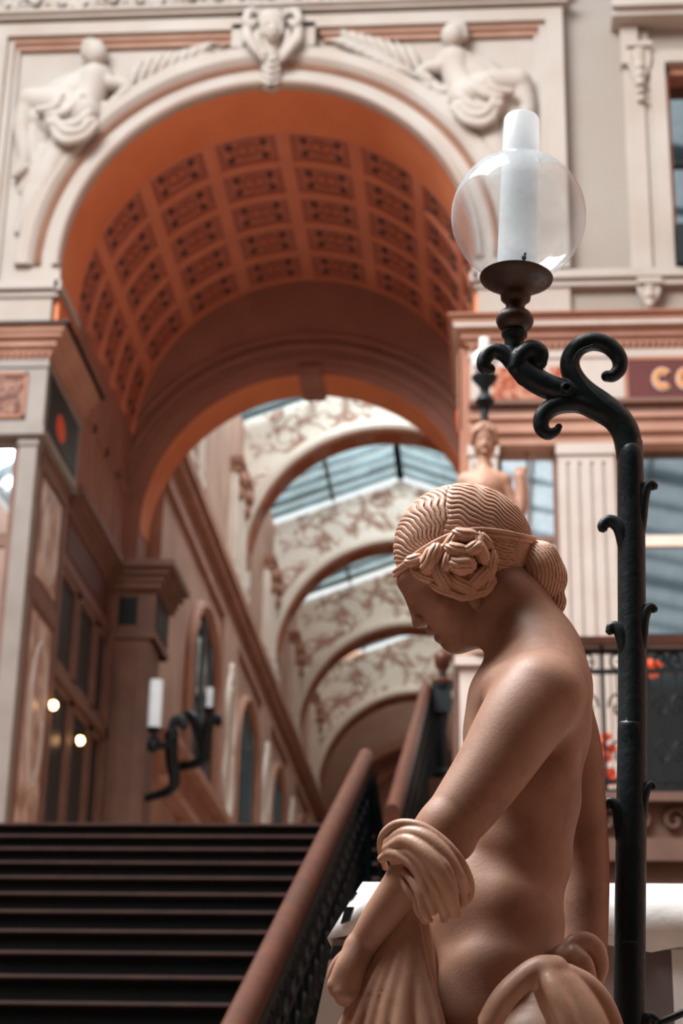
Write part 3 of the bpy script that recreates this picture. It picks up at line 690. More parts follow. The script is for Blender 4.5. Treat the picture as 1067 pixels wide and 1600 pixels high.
V = MB(); V.box(-0.19, 6.0, 18.18, 18.5, 9.72, 9.94); V.box(-0.20, 6.0, 18.13, 18.5, 9.86, 9.90); V.box(-0.18, 6.0, 18.24, 18.5, 9.60, 9.72); V.build('trim_right_lintel', MT['gallerywall'], **ST)
def pilaster(name, x0, x1, m=MT['whitetrim']):
    b = MB(); b.box(x0, x1, 18.28, 18.6, LZ, 9.60); w = x1-x0; n = 2
    for q0, q1 in ((0.0, 0.15), (0.21, 0.36), (0.42, 0.58), (0.64, 0.79), (0.85, 1.0)): b.box(x0+w*q0, x0+w*q1, 18.25, 18.3, LZ+0.5, 9.40)
    b.box(x0, x1, 18.25, 18.3, 9.40, 9.50); b.box(x0-0.02, x1+0.02, 18.22, 18.6, 9.48, 9.6); b.build(name, m, **ST)
pilaster('trim_right_pilaster', 0.74, 1.33); pilaster('trim_right_corner_pilaster', -0.20, 0.10); pilaster('trim_right_far_pilaster', 2.9, 3.4)
for k, (x0, x1) in enumerate(((0.10, 0.74), (1.33, 2.9))):
    V = MB(); V.box(x0, x1, 18.46, 18.48, 7.55, 9.6); w = V.build('window_%d' % (21+k), MT['mirror' if k == 0 else 'dimmirror'], **ST)
    V = MB(); V.box(x0, x1, 18.46, 18.48, LZ+0.4, 7.55); V.build('lower_pane', MT['darkglass'], w)
    V = MB(); V.box(x0, x1, 18.42, 18.47, 8.50 if k else 8.55, 8.62); V.box(x0, x0+0.05, 18.40, 18.48, LZ, 9.6); V.box(x1-0.05, x1, 18.40, 18.48, LZ, 9.6); V.box((x0+x1)/2-0.012, (x0+x1)/2+0.012, 18.44, 18.47, LZ+0.4, 9.6)
    V.build('window_frame', MT['woodtrim'] if k == 0 else MT['pilaster'], w)
# upper right window with its moulded surround
V = MB(); V.box(2.12, 3.5, 18.78, 18.80, 11.80, 14.5); w = V.build('window_23', MT['dimmirror'], **ST)
V = MB(); V.box(2.08, 2.15, 18.52, 18.82, 11.8, 14.52); V.box(2.08, 3.5, 18.52, 18.82, 14.42, 14.52); V.build('window_frame', MT['gallerytrim'], w)
V = MB(); V.box(2.15, 3.5, 18.76, 18.79, 13.3, 13.36); V.box(2.15, 3.5, 18.76, 18.79, 12.5, 12.56); V.build('glazing_bar', MT['black'], w)
V = MB(); V.box(1.93, 2.10, 18.40, 18.52, 11.78, 14.52); V.box(1.93, 3.5, 18.40, 18.52, 14.52, 14.68); V.box(1.62, 1.93, 18.46, 18.52, 11.78, 15.0); V.box(1.70, 1.85, 18.42, 18.5, 11.78, 14.2)
V.box(1.50, 3.8, 18.20, 18.52, 15.04, 15.12); V.box(1.50, 3.8, 18.12, 18.52, 15.12, 15.22); V.build('trim_window_surround', MT['stone'], smooth=False, **ST)
V = MB(); V.box(2.12, 3.4, 18.30, 18.45, 11.80, 12.30); V.build('trim_window_guard', MT['black'], **ST)

# roof of the court: pitched steel bars
V = MB(); RX, RZ, EVE = -1.5, 18.4, {-9.0: 14.6, 6.0: 16.7}
for j in range(20):
    y = -13.6+j*1.64
    for e in (-9.0, 6.0): V.bar((RX, y, RZ), (e, y, EVE[e]), 0.07 if j % 4 else 0.16, 0.12 if j % 4 else 0.25)
for t in (0.0, 0.33, 0.66, 1.0):
    for e in (-9.0, 6.0): V.bar((RX+(e-RX)*t, -14, RZ+(EVE[e]-RZ)*t-0.05), (RX+(e-RX)*t, 17.9, RZ+(EVE[e]-RZ)*t-0.05), 0.10, 0.16)
V.build('ceiling_roof_bars', MT['roofbar'], **ST)
# ------------------------------------------------------------------ stairs and railings
H_, T_ = 0.165, 0.415
st = bpy.data.objects.new('staircase', None); COL.objects.link(st); st.location = (-3, 12.1, 0); WLOC['staircase'] = np.array((-3, 12.1, 0.0)); st['kind'] = 'structure'
for i in range(24):
    z = LZ-i*H_; y = 12.1-i*T_
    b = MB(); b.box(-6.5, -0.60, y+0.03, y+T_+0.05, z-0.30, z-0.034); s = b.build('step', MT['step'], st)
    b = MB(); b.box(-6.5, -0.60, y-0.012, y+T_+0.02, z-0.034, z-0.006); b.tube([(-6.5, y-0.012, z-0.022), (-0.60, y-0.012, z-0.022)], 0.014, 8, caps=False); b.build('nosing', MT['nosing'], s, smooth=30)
b = MB(); b.prism([(12.1, LZ-0.1), (2.8, LZ-0.1-0.398*9.3), (2.8, 0), (12.1, 0)], lambda a, z: (-0.60, a, z), lambda a, z: (-0.36, a, z)); b.build('wall_stair_side', MT['black'], **ST)

def railing(label, X, a, e, newel, cap=True):
    """sloping wooden handrail on cast iron panels, from a=(y,z) to e=(y,z)"""
    t = thing('stair_railing', label, 'railing', (X, a[0], a[1]-1.0), 'stair railings')
    b = MB(); w = 0.036
    prof = [(-w, -0.025), (-w*1.05, 0.0), (-w*0.95, 0.03), (-w*0.5, 0.05), (0, 0.055), (w*0.5, 0.05), (w*0.95, 0.03), (w*1.05, 0.0), (w, -0.025), (w*0.55, -0.05), (-w*0.55, -0.05)]
    P = [(a[0], a[1]), (e[0], e[1])]; 
    P += [(e[0]+0.05, e[1]+0.012), (e[0]+0.13, e[1]+0.008)] if cap else []
    V = [(X+px_, y, z+pz-0.05) for y, z in P for px_, pz in prof]; n = len(prof)
    F = [(i*n+k, i*n+(k+1) % n, (i+1)*n+(k+1) % n, (i+1)*n+k) for i in range(len(P)-1) for k in range(n)]+[tuple(range(n)), tuple(range((len(P)-1)*n, len(P)*n))[::-1]]
    b.add(V, F); b.build('handrail', MT['handrail'], t, smooth=50)
    sl = (e[1]-a[1])/(e[0]-a[0]); zz = lambda y: a[1]+sl*(y-a[0])
    b = MB(); b.prism([(a[0], zz(a[0])-0.10), (e[0], zz(e[0])-0.10), (e[0], zz(e[0])-0.98), (a[0], zz(a[0])-0.98)], lambda y, z: (X-0.006, y, z), lambda y, z: (X+0.006, y, z))
    b.bar((X, a[0], zz(a[0])-0.125), (X, e[0], zz(e[0])-0.125), 0.05, 0.03); b.bar((X, a[0], zz(a[0])-0.93), (X, e[0], zz(e[0])-0.93), 0.05, 0.05); b.bar((X, a[0], zz(a[0])-0.30), (X, e[0], zz(e[0])-0.30), 0.04, 0.02)
    b.build('iron_panel', MT['black'], t)
    b = MB(); y = a[0]+0.12; k = 0
    while y < e[0]-0.12:
        z = zz(y)
        for sgn in (1, -1):
            b.tube([(X+sgn*0.016, y+0.075*math.cos(q), z-0.21+0.06*math.sin(q)) for q in np.linspace(0, 2*math.pi, 11)], 0.010, 5, caps=False)
            for dz, r in ((-0.46, 0.085), (-0.70, 0.085)):
                b.tube([(X+sgn*0.016, y+r*(1-q/9)*math.cos(q*(1 if k % 2 else -1)), z+dz+r*1.15*(1-q/9)*math.sin(q)) for q in np.linspace(0, 7, 18)], 0.010, 5)
        b.bar((X, y+0.1, z-0.28), (X, y+0.1, z-0.92), 0.05, 0.02, up=(0, 1, 0)); y += 0.20; k += 1
    b.build('scrollwork', MT['black'], t, smooth=40)
    b = MB(); y = e[0]+0.05; z = zz(e[0])
    if newel:
        b.box(X-0.06, X+0.26, y-0.08, y+0.2, LZ, LZ+0.42); nb = b.build('newel_block', MT['slab'], t)
        b = MB(); nx = X+0.115
        b.lathe((nx, y, LZ+0.42), [(0.07, 0), (0.07, 0.05), (0.035, 0.09), (0.045, 0.2), (0.028, 0.35), (0.045, 0.5), (0.05, 0.62), (0.075, 0.66), (0.075, 0.70), (0.03, 0.73), (0.028, 0.78)], 16)
        b.box(nx-0.06, nx+0.06, y-0.06, y+0.06, LZ+0.90, LZ+1.12); b.box(X, nx, y-0.02, y+0.02, LZ+0.42, LZ+1.08)
        np_ = b.build('newel_post', MT['black'], t, smooth=40)
        b = MB(); b.lathe((nx, y, LZ+1.11), [(0.075, 0), (0.08, 0.02), (0.03, 0.05), (0.022, 0.09), (0.05, 0.13), (0.062, 0.18), (0.055, 0.225), (0.03, 0.25), (0.012, 0.27), (0, 0.285)], 18); b.build('ball_finial', MT['handrail'], t, smooth=50)
    else:
        b.lathe((X, y+0.05, z-1.02), [(0.06, 0), (0.06, 0.1), (0.035, 0.14), (0.04, 0.5), (0.035, 0.8), (0.055, 0.84), (0.055, 0.92)], 14); b.bar((X+0.02, y+0.06, z-0.1), (X+0.16, y+0.16, z-1.0), 0.03, 0.05); b.build('newel_post', MT['black'], t, smooth=40)
    return t
railing('red brown handrail on black iron panels rising beside the lower steps', -0.638, (3.3, 1.565), (9.20, 3.955), False)
railing('upper red brown handrail ending at dark newel post with ball finial', -0.452, (8.35, 3.478), (12.62, 5.316), True)

# ------------------------------------------------------------------ gallery on the right
V = MB(); V.box(-0.30, 6.0, 11.2, 12.1, LZ-0.03, LZ); V.box(-0.30, 6.0, 11.16, 11.4, LZ-0.06, LZ-0.005); V.box(-0.30, 6.0, 11.25, 18.4, 3.65, LZ-0.03); V.build('floor_gallery', MT['slab'], **ST)
V = MB(); V.box(-0.30, 6.0, 11.19, 11.25, 3.83, 3.92); V.box(-0.30, 6.0, 11.17, 11.25, 3.78, 3.83); V.build('trim_gallery_edge', MT['slab'], **ST)
V = MB(); x = -0.2
while x < 2.6:
    for sg in (1, -1):
        V.tube([(x+sg*0.10+sg*0.075*(1-q/9)*math.cos(q), 11.225, 4.03+0.085*(1-q/9)*math.sin(q)) for q in np.linspace(0, 7, 16)], 0.017, 5)
    V.ell((x+0.2, 11.235, 4.03), (0.035, 0.03, 0.085), 6, 5); x += 0.40
V.build('trim_gallery_scrolls', MT['slab'], smooth=True, **ST)
V = MB(); V.box(-0.3, 6.0, 11.6, 12.0, 0, 3.65); V.build('wall_gallery_base', mat('dark_lower_wall', (0.05, 0.035, 0.032), 0.7), **ST)
t = thing('gallery_balustrade', 'black iron gallery balustrade with red brown rail, behind the lamp post', 'balustrade', (2.0, 11.26, LZ))
V = MB(); V.box(0.145, 6.0, 11.20, 11.32, 5.145, 5.195); V.tube([(0.145, 11.26, 5.19), (6.0, 11.26, 5.19)], 0.04, 8, flat=0.4); V.build('handrail', MT['handrail'], t, smooth=40)
V = MB()
for z in (5.11, 4.98, 4.28, 4.22): V.box(0.145, 6.0, 11.245, 11.275, z-0.014, z+0.014)
V.build('rail_bar', MT['black'], t)
x = 0.16; k = 0
while x < 2.2:
    V = MB()
    V.box(x-0.012, x+0.012, 11.25, 11.27, LZ, 5.14)
    for xx in (x+0.09, x+0.18):
        V.box(xx-0.006, xx+0.006, 11.252, 11.268, 4.22, 4.98)
        V.tube([(xx, 11.26, 5.045)]+[(xx+0.035*math.cos(q), 11.26, 5.045+0.05*math.sin(q)) for q in np.linspace(0, 6.28, 12)], 0.009, 5)
    for zc in (4.45, 4.75):
        for sg in (1, -1): V.tube([(x+0.135+sg*0.05+0.055*(1-q/9)*math.cos(q)*sg, 11.26, zc+0.10*(1-q/9)*math.sin(q)) for q in np.linspace(0, 7, 14)], 0.008, 5)
    V.build('scroll_panel', MT['black'], t, smooth=40); x += 0.27; k += 1
for (px_, py_, Yq, nm, lab, kind) in ((942, 1185, 13.0, 'flower_stand', 'tall orange red flower stand behind the balustrade, left of the lamp post', 0), (1012, 1045, 14.0, 'paper_lantern', 'small orange lantern shape behind the balustrade, right of the lamp post', 1)):
    p = U(px_, py_, Yq); o = thing(nm, lab, 'flowers' if kind == 0 else 'lantern', (p[0], p[1], LZ))
    V = MB()
    if kind == 0:
        V.lathe((p[0], p[1], LZ), [(0.07, 0), (0.09, 0.1), (0.05, 0.18), (0.02, 0.2), (0.02, 0.5)], 12); V.build('vase', MT['black'], o, smooth=40)
        V = MB()
        for q in range(26): a = rng.uniform(0, 6.28); V.ell((p[0]+0.07*math.cos(a)*rng.uniform(0.3, 1), p[1]+0.07*math.sin(a), p[2]-0.06+rng.uniform(-0.12, 0.22)), (0.04, 0.04, 0.035), 6, 5)
        V.build('blossoms', MT['orange'], o, smooth=True)
    else:
        V.ell((p[0], p[1], p[2]), (0.13, 0.13, 0.07), 14, 8); V.build('shade', MT['orange'], o, smooth=True)
        V = MB(); V.tube([(p[0], p[1], LZ), (p[0], p[1], p[2])], 0.012, 6); V.build('stand', MT['black'], o)

# sign with gilded letters on the right shop
o = thing('shop_sign', 'oxblood sign board with large gilded letters C and O over the right shop', 'sign', (2.3, 18.24, 10.09))
V = MB(); V.box(1.51, 3.6, 18.20, 18.25, 10.09, 10.56); V.build('board', MT['redpanel'], o)
V = MB()
for q in ((1.47, 3.64, 10.05, 10.09), (1.47, 3.64, 10.56, 10.60), (1.47, 1.51, 10.05, 10.60)): V.box(q[0], q[1], 18.19, 18.25, q[2], q[3])
V.build('frame', MT['gallerytrim'], o)
def letter(cx_, a0, a1, n):
    for r0, r1, m, nm, yy in ((0.042, 0.118, MT['letteredge'], 'letter_edge', 18.185), (0.058, 0.102, MT['gold'], 'letter', 18.175)):
        b = MB()
        e = 0 if nm == 'letter_edge' else 4
        V = []; A = np.radians(np.linspace(a0+e, a1-e, n))
        for q in A:
            for r in (r0, r1): V += [(cx_+r*math.cos(q)*0.95, yy, 10.325+r*math.sin(q)*1.15), (cx_+r*math.cos(q)*0.95, 18.20, 10.325+r*math.sin(q)*1.15)]
        F = []
        for i in range(n-1):
            s, d = 4*i, 4*i+4
            F += [(s, s+2, d+2, d), (s+1, d+1, d+3, s+3), (s, d, d+1, s+1), (s+2, s+3, d+3, d+2)]
        b.add(V, F); b.build(nm, m, o)
letter(U(1036, 615, 18.18)[0], 42, 318, 40); letter(U(1036, 615, 18.18)[0]+0.255, 0, 360, 48)

# lamps of the left shop and of the gallery
for (px_, py_), lab in (((83, 1102), 'upper left glowing round bulb on the left shop front'), ((125, 1157), 'lower glowing round bulb nearer the arch pier on the left shop front')):
    p = UX(px_, py_, -4.86)
    o = thing('wall_light', lab, 'lamp', (p[0], p[1], p[2]), 'glowing bulbs of the left shop')
    V = MB(); V.ell(p, (0.05, 0.05, 0.05), 16, 10); V.build('bulb', MT['bulb'], o, smooth=True)
    V = MB(); V.tube([p+np.array((-0.045, 0.02, -0.01)), p+np.array((-0.13, 0.05, -0.02))], 0.022, 8); V.ell(p+np.array((-0.045, 0.01, -0.01)), (0.035, 0.06, 0.06), 10, 6); V.build('socket', MT['bronze'], o, smooth=True)
def sconce(lab, base, tube_h, tr, wallx, sc=1.0):
    """black scrolled bracket lamp with an upright glass tube"""
    p = np.array(base); o = thing('wall_sconce', lab, 'lamp', p, 'wall sconces along the left side')
    if tube_h:
        b = MB(); b.lathe(p+np.array((0, 0, 0.10*sc)), [(tr, 0), (tr, tube_h), (tr*0.85, tube_h), (tr*0.85, 0)], 16); b.build('glass_tube', MT['frost'], o, smooth=40)
    b = MB(); b.lathe(p, [(0.01, -0.05), (0.05*sc, -0.03), (0.03*sc, 0.02), (0.09*sc, 0.08), (0.09*sc, 0.10), (0.01, 0.11)], 14); b.ell(p+np.array((0, 0, -0.12*sc)), (0.08*sc, 0.08*sc, 0.1*sc), 10, 7); b.build('burner', MT['black'], o, smooth=40)
    return o, p
p = U(240, 1150, 22.4); o, p = sconce('black bracket lamp with tall white glass tube by the inner arch pier', p, 0.62, 0.085, -4.4)
b = MB(); q = U(268, 1145, 22.7); r = U(268, 1185, 22.9)
b.tube([p, p+np.array((0.08, 0.1, -0.10)), q+np.array((0, 0, -0.1)), q, r, r+np.array((0.02, 0.1, -0.35)), np.array((-4.42, 23.2, r[2]-0.45))], [0.04, 0.05, 0.05, 0.09, 0.08, 0.07, 0.05], 8, smooth=5)
b.tube([q, q+np.array((0.03, 0, 0.16)), q+np.array((0.13, 0, 0.18)), q+np.array((0.15, 0, 0.06))], [0.05, 0.06, 0.05, 0.06], 8, smooth=4); b.build('bracket', MT['black'], o, smooth=True)
p = U(326, 1118, 25.2); o, p = sconce('black scrolled bracket lamp with small glass finial further along the wall', p, 0.30, 0.05, -4.4)
b = MB(); q = U(305, 1130, 25.3); r = U(318, 1165, 25.4); wl = np.array((-4.53, 25.6, r[2]-0.3))
b.tube([p, p+np.array((0.0, 0, -0.15)), r, r+np.array((-0.02, 0.05, -0.2)), wl], [0.05, 0.07, 0.09, 0.08, 0.05], 8, smooth=5)
b.tube([r, q, q+np.array((-0.1, 0, 0.12)), q+np.array((-0.2, 0, 0.05)), q+np.array((-0.18, 0, -0.06))], [0.08, 0.08, 0.07, 0.06, 0.06], 8, smooth=5)
b.tube([p+np.array((0.02, 0, -0.1)), p+np.array((0.12, 0, -0.02)), p+np.array((0.15, 0, -0.14))], [0.06, 0.06, 0.05], 8, smooth=4); b.build('bracket', MT['black'], o, smooth=True)

# ------------------------------------------------------------------ carved ornaments of the facade
def facade_pt(x, y, d=0.0): return U(x, y, FY-d)
def mir(x): return x
def relief_figure(label, spec, leaves, lo, hi):
    """seated figure carved in relief, drapery and palm branch included"""
    o = thing('spandrel_relief', label, 'relief', (U(lo[0], hi[1], FY)[0]*0.5+U(hi[0], hi[1], FY)[0]*0.5, FY, U(lo[0], hi[1], FY)[2]))
    a, c = U(lo[0]-12, hi[1]+12, FY), U(hi[0]+12, lo[1]-12, FY)
    f = Field((min(a[0], c[0]), FY-0.48, a[2]), (max(a[0], c[0]), FY+0.03, c[2]), 0.0135)
    for pts, rad, dep in spec:
        P_ = [facade_pt(x, y, dep) for x, y in pts]; R_ = [1.05*r*pxm(P_[0]) for r in rad]
        if len(P_) == 1: f.ell(P_[0], (R_[0]*0.9, R_[0]*0.9, R_[0]*1.1), k=0.012)
        else: f.chain(P_, R_, k=0.013, smooth=4 if len(P_) > 2 else 0)
    f.build('figure', MT['relief'], o)
    b = MB()
    for (x0, y0, x1, y1, r) in leaves:
        p0, p1 = facade_pt(x0, y0, 0.03), facade_pt(x1, y1, 0.05); m_ = (p0+p1)/2+np.array((0, -0.02, 0.03))
        b.tube([p0, m_, p1], [r*0.5*pxm(p0), r*pxm(p0), r*0.15*pxm(p0)], 6, smooth=4)
    b.build('palm_branch', MT['relief'], o, smooth=True)
    return o
def shiftx(spec, f): return [([f(x, y) for x, y in pts], rad, d) for pts, rad, d in spec]
figL = [
    ([(150, 84)], [19], 0.14), ([(150, 74), (138, 70), (134, 84)], [12, 10, 8], 0.13), ([(150, 100), (150, 116)], [9, 13], 0.09),
    ([(128, 122), (150, 122), (172, 130)], [13, 16, 12], 0.10), ([(148, 125), (142, 150), (128, 178)], [24, 22, 26], 0.08),
    ([(126, 124), (104, 128), (86, 140), (72, 158)], [11, 10, 9, 8], 0.10), ([(172, 130), (190, 132), (200, 140), (188, 150)], [11, 10, 9, 8], 0.10),
    ([(130, 180), (90, 165), (50, 160)], [28, 26, 22], 0.10), ([(126, 190), (95, 200), (60, 186)], [22, 22, 18], 0.08),
    ([(48, 160), (36, 200), (40, 245), (30, 268)], [20, 15, 12, 8], 0.09), ([(40, 262), (24, 274)], [9, 6], 0.09), ([(62, 190), (52, 225), (56, 255)], [14, 12, 10], 0.07),
    ([(80, 175), (100, 205), (125, 205), (140, 190)], [6, 7, 7, 6], 0.29), ([(70, 172), (95, 218), (128, 216), (150, 196)], [6, 7, 7, 5], 0.26), ([(120, 160), (100, 176), (76, 180)], [6, 7, 6], 0.29), ([(128, 150), (110, 168), (86, 166)], [5, 6, 5], 0.28),
    ([(150, 165), (170, 168), (186, 150)], [9, 9, 7], 0.07), ([(186, 160), (200, 148)], [10, 7], 0.06), ([(60, 150), (90, 132), (120, 118)], [6, 8, 6], 0.06),
    ([(100, 230), (80, 270), (60, 310), (44, 350)], [20, 20, 16, 8], 0.02), ([(120, 228), (105, 258)], [14, 10], 0.02), ([(70, 240), (50, 300), (28, 362)], [16, 14, 6], 0.02),
    ([(150, 130), (110, 160), (70, 190)], [30, 32, 28], -0.03), ([(60, 180), (60, 240), (44, 300)], [32, 28, 18], -0.08), ([(130, 190), (100, 230), (76, 280)], [26, 24, 18], -0.02), ([(140, 200), (170, 185), (195, 160)], [16, 14, 10], 0.0),
    ([(96, 150), (84, 168), (60, 172)], [6, 7, 6], 0.31), ([(140, 178), (112, 196), (78, 192)], [7, 8, 7], 0.28), ([(146, 190), (120, 214), (88, 214)], [7, 8, 7], 0.25)]
lvL = [(190, 150, 352, 70, 5)]+[(200+i*15, 146-i*7, 214+i*16+10, 92-i*4, 8) for i in range(8)]+[(205+i*15, 146-i*7, 262+i*14, 128-i*7, 8) for i in range(7)]
relief_figure('carved seated woman with palm branch in the left spandrel', figL, lvL, (10, 60), (360, 372))
fx = lambda x, y: (858-x+2, y-22+(150-x)*0.0-8)
figR = shiftx(figL, lambda x, y: (858-x, y-26+(x-150)*0.03))
figR[0] = ([(707, 56)], [19], 0.14)
lvR = [(858-a, b-24, 858-c, d-24, r) for a, b, c, d, r in lvL]
relief_figure('carved seated figure with palm leaves in the right spandrel', figR, lvR, (500, 30), (846, 345))
# keystone mask
o = thing('keystone', 'carved scroll keystone with a small head at the crown of the arch', 'carving', U(424, 140, FY-0.3))
f = Field(U(370, 152, FY)-np.array((0, 0.46, 0)), U(480, 5, FY)+np.array((0, 0.05, 0.05)), 0.0095)
def kp(x, y, d): return U(x, y, FY-d)
k_ = pxm(kp(425, 70, 0.2))
f.chain([kp(424, 132, 0.08), kp(424, 100, 0.10), kp(425, 40, 0.08)], [14*k_, 16*k_, 27*k_], k=0.02)
f.ell(kp(426, 52, 0.27), (12*k_, 15*k_, 17*k_), k=0.01); f.chain([kp(413, 52, .26), kp(414, 38, .29), kp(426, 33, .31), kp(438, 38, .29), kp(439, 52, .26)], [4.5*k_]*5, k=0.004, smooth=4)
f.ell(kp(426, 54, 0.38), (2*k_, 4*k_, 4.5*k_), k=0.008); f.ell(kp(426, 62, 0.365), (4*k_, 3*k_, 1.6*k_), k=0.006)
for s in (-1, 1):
    f.ell(kp(426+s*5, 48, 0.37), (2.6*k_, 2*k_, 2*k_), k=0.006, sub=True)
    f.chain([kp(426+s*20, 22, 0.2), kp(426+s*34, 18, 0.24), kp(426+s*41, 30, 0.26), kp(426+s*34, 40, 0.26), kp(426+s*28, 33, 0.26)], [6*k_, 7*k_, 7*k_, 6*k_, 5*k_], k=0.006, smooth=5)
    f.chain([kp(426+s*40, 42, 0.2), kp(426+s*38, 60, 0.24), kp(426+s*26, 78, 0.25), kp(426+s*15, 92, 0.22)], [8*k_, 9*k_, 7*k_, 5*k_], k=0.006, smooth=4)
    f.chain([kp(426+s*24, 50, 0.2), kp(426+s*23, 66, 0.22), kp(426+s*12, 84, 0.24)], [6*k_, 6*k_, 4*k_], k=0.005, smooth=4)
    f.ell(kp(426+s*39, 62, 0.26), (7*k_, 7*k_, 9*k_), k=0.006)
for j in range(5): f.chain([kp(410+j, 88+j*10, 0.16), kp(424, 94+j*10, 0.23), kp(438-j, 88+j*10, 0.16)], [3.6*k_]*3, k=0.004)
f.build('mask', MT['relief'], o)
V = MB(); c0, c1 = U(402, 12, FY), U(448, 138, FY); V.box(c0[0]-0.2, c1[0]+0.2, FY-0.20, FY-0.005, 15.33, 15.42); V.build('abacus', MT['stone'], o); V = MB(); V.box(-2.62, -2.40, FY-0.17, FY-0.005, 14.34, 14.42); V.build('foot', MT['stone'], o)
# corbels
def corbel(label, x, y0, y1, w, depth, garland):
    P0 = U(x, y0, FY-0.1); P1 = U(x, y1, FY-0.1); s = pxm(P0); o = thing('corbel', label, 'carving', (P0[0], FY, P1[2]))
    f = Field((P0[0]-w*s*1.3, FY-depth-0.15, P1[2]-0.08), (P0[0]+w*s*1.3, FY+0.05, P0[2]+0.06), 0.010)
    def q(t, dx, d): return np.array((P0[0]+dx*s, FY-d, P0[2]+(P1[2]-P0[2])*t))
    f.chain([q(0.05, 0, depth*0.6), q(0.5, 0, depth*0.5), q(0.8, 0, depth*0.3)], [w*s*0.75, w*s*0.6, w*s*0.35], k=0.02)
    for sg in (-1, 1):
        f.chain([q(0.0, sg*w*0.8, depth*0.7), q(0.25, sg*w*0.85, depth*0.8), q(0.5, sg*w*0.5, depth*0.6)], [w*s*0.35, w*s*0.28, w*s*0.2], k=0.01, smooth=4)
    for j in range(garland):
        t = 0.35+0.6*j/max(1, garland-1); r = w*s*(0.55 if j % 2 == 0 else 0.42)*(1-0.25*j/garland)
        f.ell(q(t, 0, depth*0.8), (r, r, r*0.8), k=0.008)
    f.build('console', MT['relief'], o); V = MB(); V.box(P0[0]-w*s*1.15, P0[0]+w*s*1.15, FY-depth-0.05, FY, P0[2], P0[2]+0.07); V.build('abacus', MT['stone'], o)
corbel('carved corbel with fruit garland beside the upper right window', 998, 78, 160, 17, 0.14, 5)
corbel('small carved corbel under the string course on the right', 1014, 446, 492, 16, 0.12, 3)
V = MB(); V.box(1.60, 1.80, FY-0.12, FY+0.02, 14.50, 15.04); V.build('trim_console_shaft', MT['stone'], **ST)
# ------------------------------------------------------------------ statue in front
YS0 = 2.6; PW = 0.00092
def S(x, y, w=0.0): return U(x, y, YS0+w*PW)
ORG = U(722, 880, YS0); RAY = ORG-EYE; RAY = RAY/np.linalg.norm(RAY)
HR = RV-RAY*(RV @ RAY); HR /= np.linalg.norm(HR); HU = np.cross(HR, RAY); HS = pxm(ORG)
HA = np.array([HR, -HU, RAY])
def H(u, v, n=0.0): return ORG+HS*((u-722)*HR+(880-v)*HU+n*RAY)
def rot(deg):
    """axes of the head frame turned in the profile plane"""
    c, s = math.cos(math.radians(deg)), math.sin(math.radians(deg))
    return np.array([c*HA[0]+s*HA[1], -s*HA[0]+c*HA[1], HA[2]])
statue = thing('statue', 'terracotta statue of a bare-backed woman with bowed head beside the near lamp post', 'statue', (0.02, YS0, 1.15))

B = Field((-0.30, YS0-0.30, 1.82), (0.26, YS0+0.27, 2.72), 0.0023)
def eS(x, y, w, ru, rw, rv, k=0.02, A=np.eye(3)):
    p = S(x, y, w); s = pxm(p); B.ell(p, (ru*s, rw*s, rv*s), A, k)
def cS(P, R, k=0.012, smooth=0):
    Q = [S(*p) for p in P]; B.chain(Q, [r*pxm(q) for r, q in zip(R, Q)], k, smooth=smooth)
# torso
eS(836, 1125, 0, 88, 128, 125); eS(795, 1150, 0, 72, 120, 105)
cS([(772, 1168, -66), (762, 1172, -74)], [44, 34], 0.02); cS([(772, 1168, 66), (762, 1172, 74)], [44, 34], 0.02)
cS([(848, 1068, -40), (852, 1085, -120)], [74, 62], 0.02); cS([(848, 1068, 40), (852, 1085, 125)], [74, 58], 0.02)
cS([(800, 1085, -115), (790, 1085, 0), (800, 1085, 115)], [52, 55, 50], 0.02)
eS(812, 1240, 0, 96, 118, 110); eS(800, 1330, 0, 94, 108, 110); eS(782, 1440, 0, 100, 128, 110); eS(775, 1530, 0, 106, 145, 110)
eS(768, 1600, 0, 106, 146, 110)
eS(735, 1430, -10, 84, 100, 120)
cS([(828, 1020, 0), (800, 940, 0)], [66, 58], 0.03); cS([(850, 1025, 0), (848, 1060, 0)], [54, 66], 0.03)
cS([(836, 1000, -20), (850, 1060, -110)], [38, 44], 0.04); cS([(836, 1000, 20), (850, 1060, 110)], [38, 40], 0.04)
cS([(850, 1100, -70), (868, 1190, -74)], [50, 30], 0.03)
# near arm
cS([(840, 1092, -150), (812, 1130, -165), (770, 1198, -178), (725, 1262, -188), (694, 1300, -192)], [70, 66, 58, 51, 45], 0.016, 14)
cS([(694, 1298, -192), (668, 1335, -190), (628, 1388, -172), (592, 1438, -152), (566, 1478, -136)], [45, 42, 34, 29, 24], 0.012, 14)
cS([(700, 1288, -196), (715, 1318, -196)], [36, 26], 0.012)
# near hand: the back of the hand faces out, four fingers fold in behind the cloth, thumb along the front
for q in ((524, 1538, -138), (533, 1549, -142), (544, 1554, -142), (555, 1552, -136)): cS([(562, 1482, -136), ((562+q[0])/2-3, (1482+q[1])/2, -142), q], [22, 17, 13], 0.006, 5)
for i, ((x, y, w), L) in enumerate((((524, 1538, -138), 0.9), ((533, 1549, -142), 1.0), ((544, 1554, -142), 1.0), ((555, 1552, -136), 0.85))):
    cS([(x, y, w), (x+1, y+11*L, w+12), (x+5, y+10*L, w+34*L), (x+14, y-6*L, w+44*L)], [12.5, 11, 9.5, 8], 0.002, 5)
cS([(548, 1492, -126), (531, 1506, -116), (522, 1524, -108), (524, 1543, -100), (533, 1554, -92)], [15, 13, 11.5, 10, 8], 0.004, 5)
# far arm
cS([(858, 1085, 130), (890, 1170, 165), (905, 1265, 185), (914, 1345, 190), (914, 1420, 180), (912, 1500, 165), (900, 1580, 150), (890, 1650, 130)], [58, 50, 42, 38, 37, 35, 32, 28], 0.012, 12)
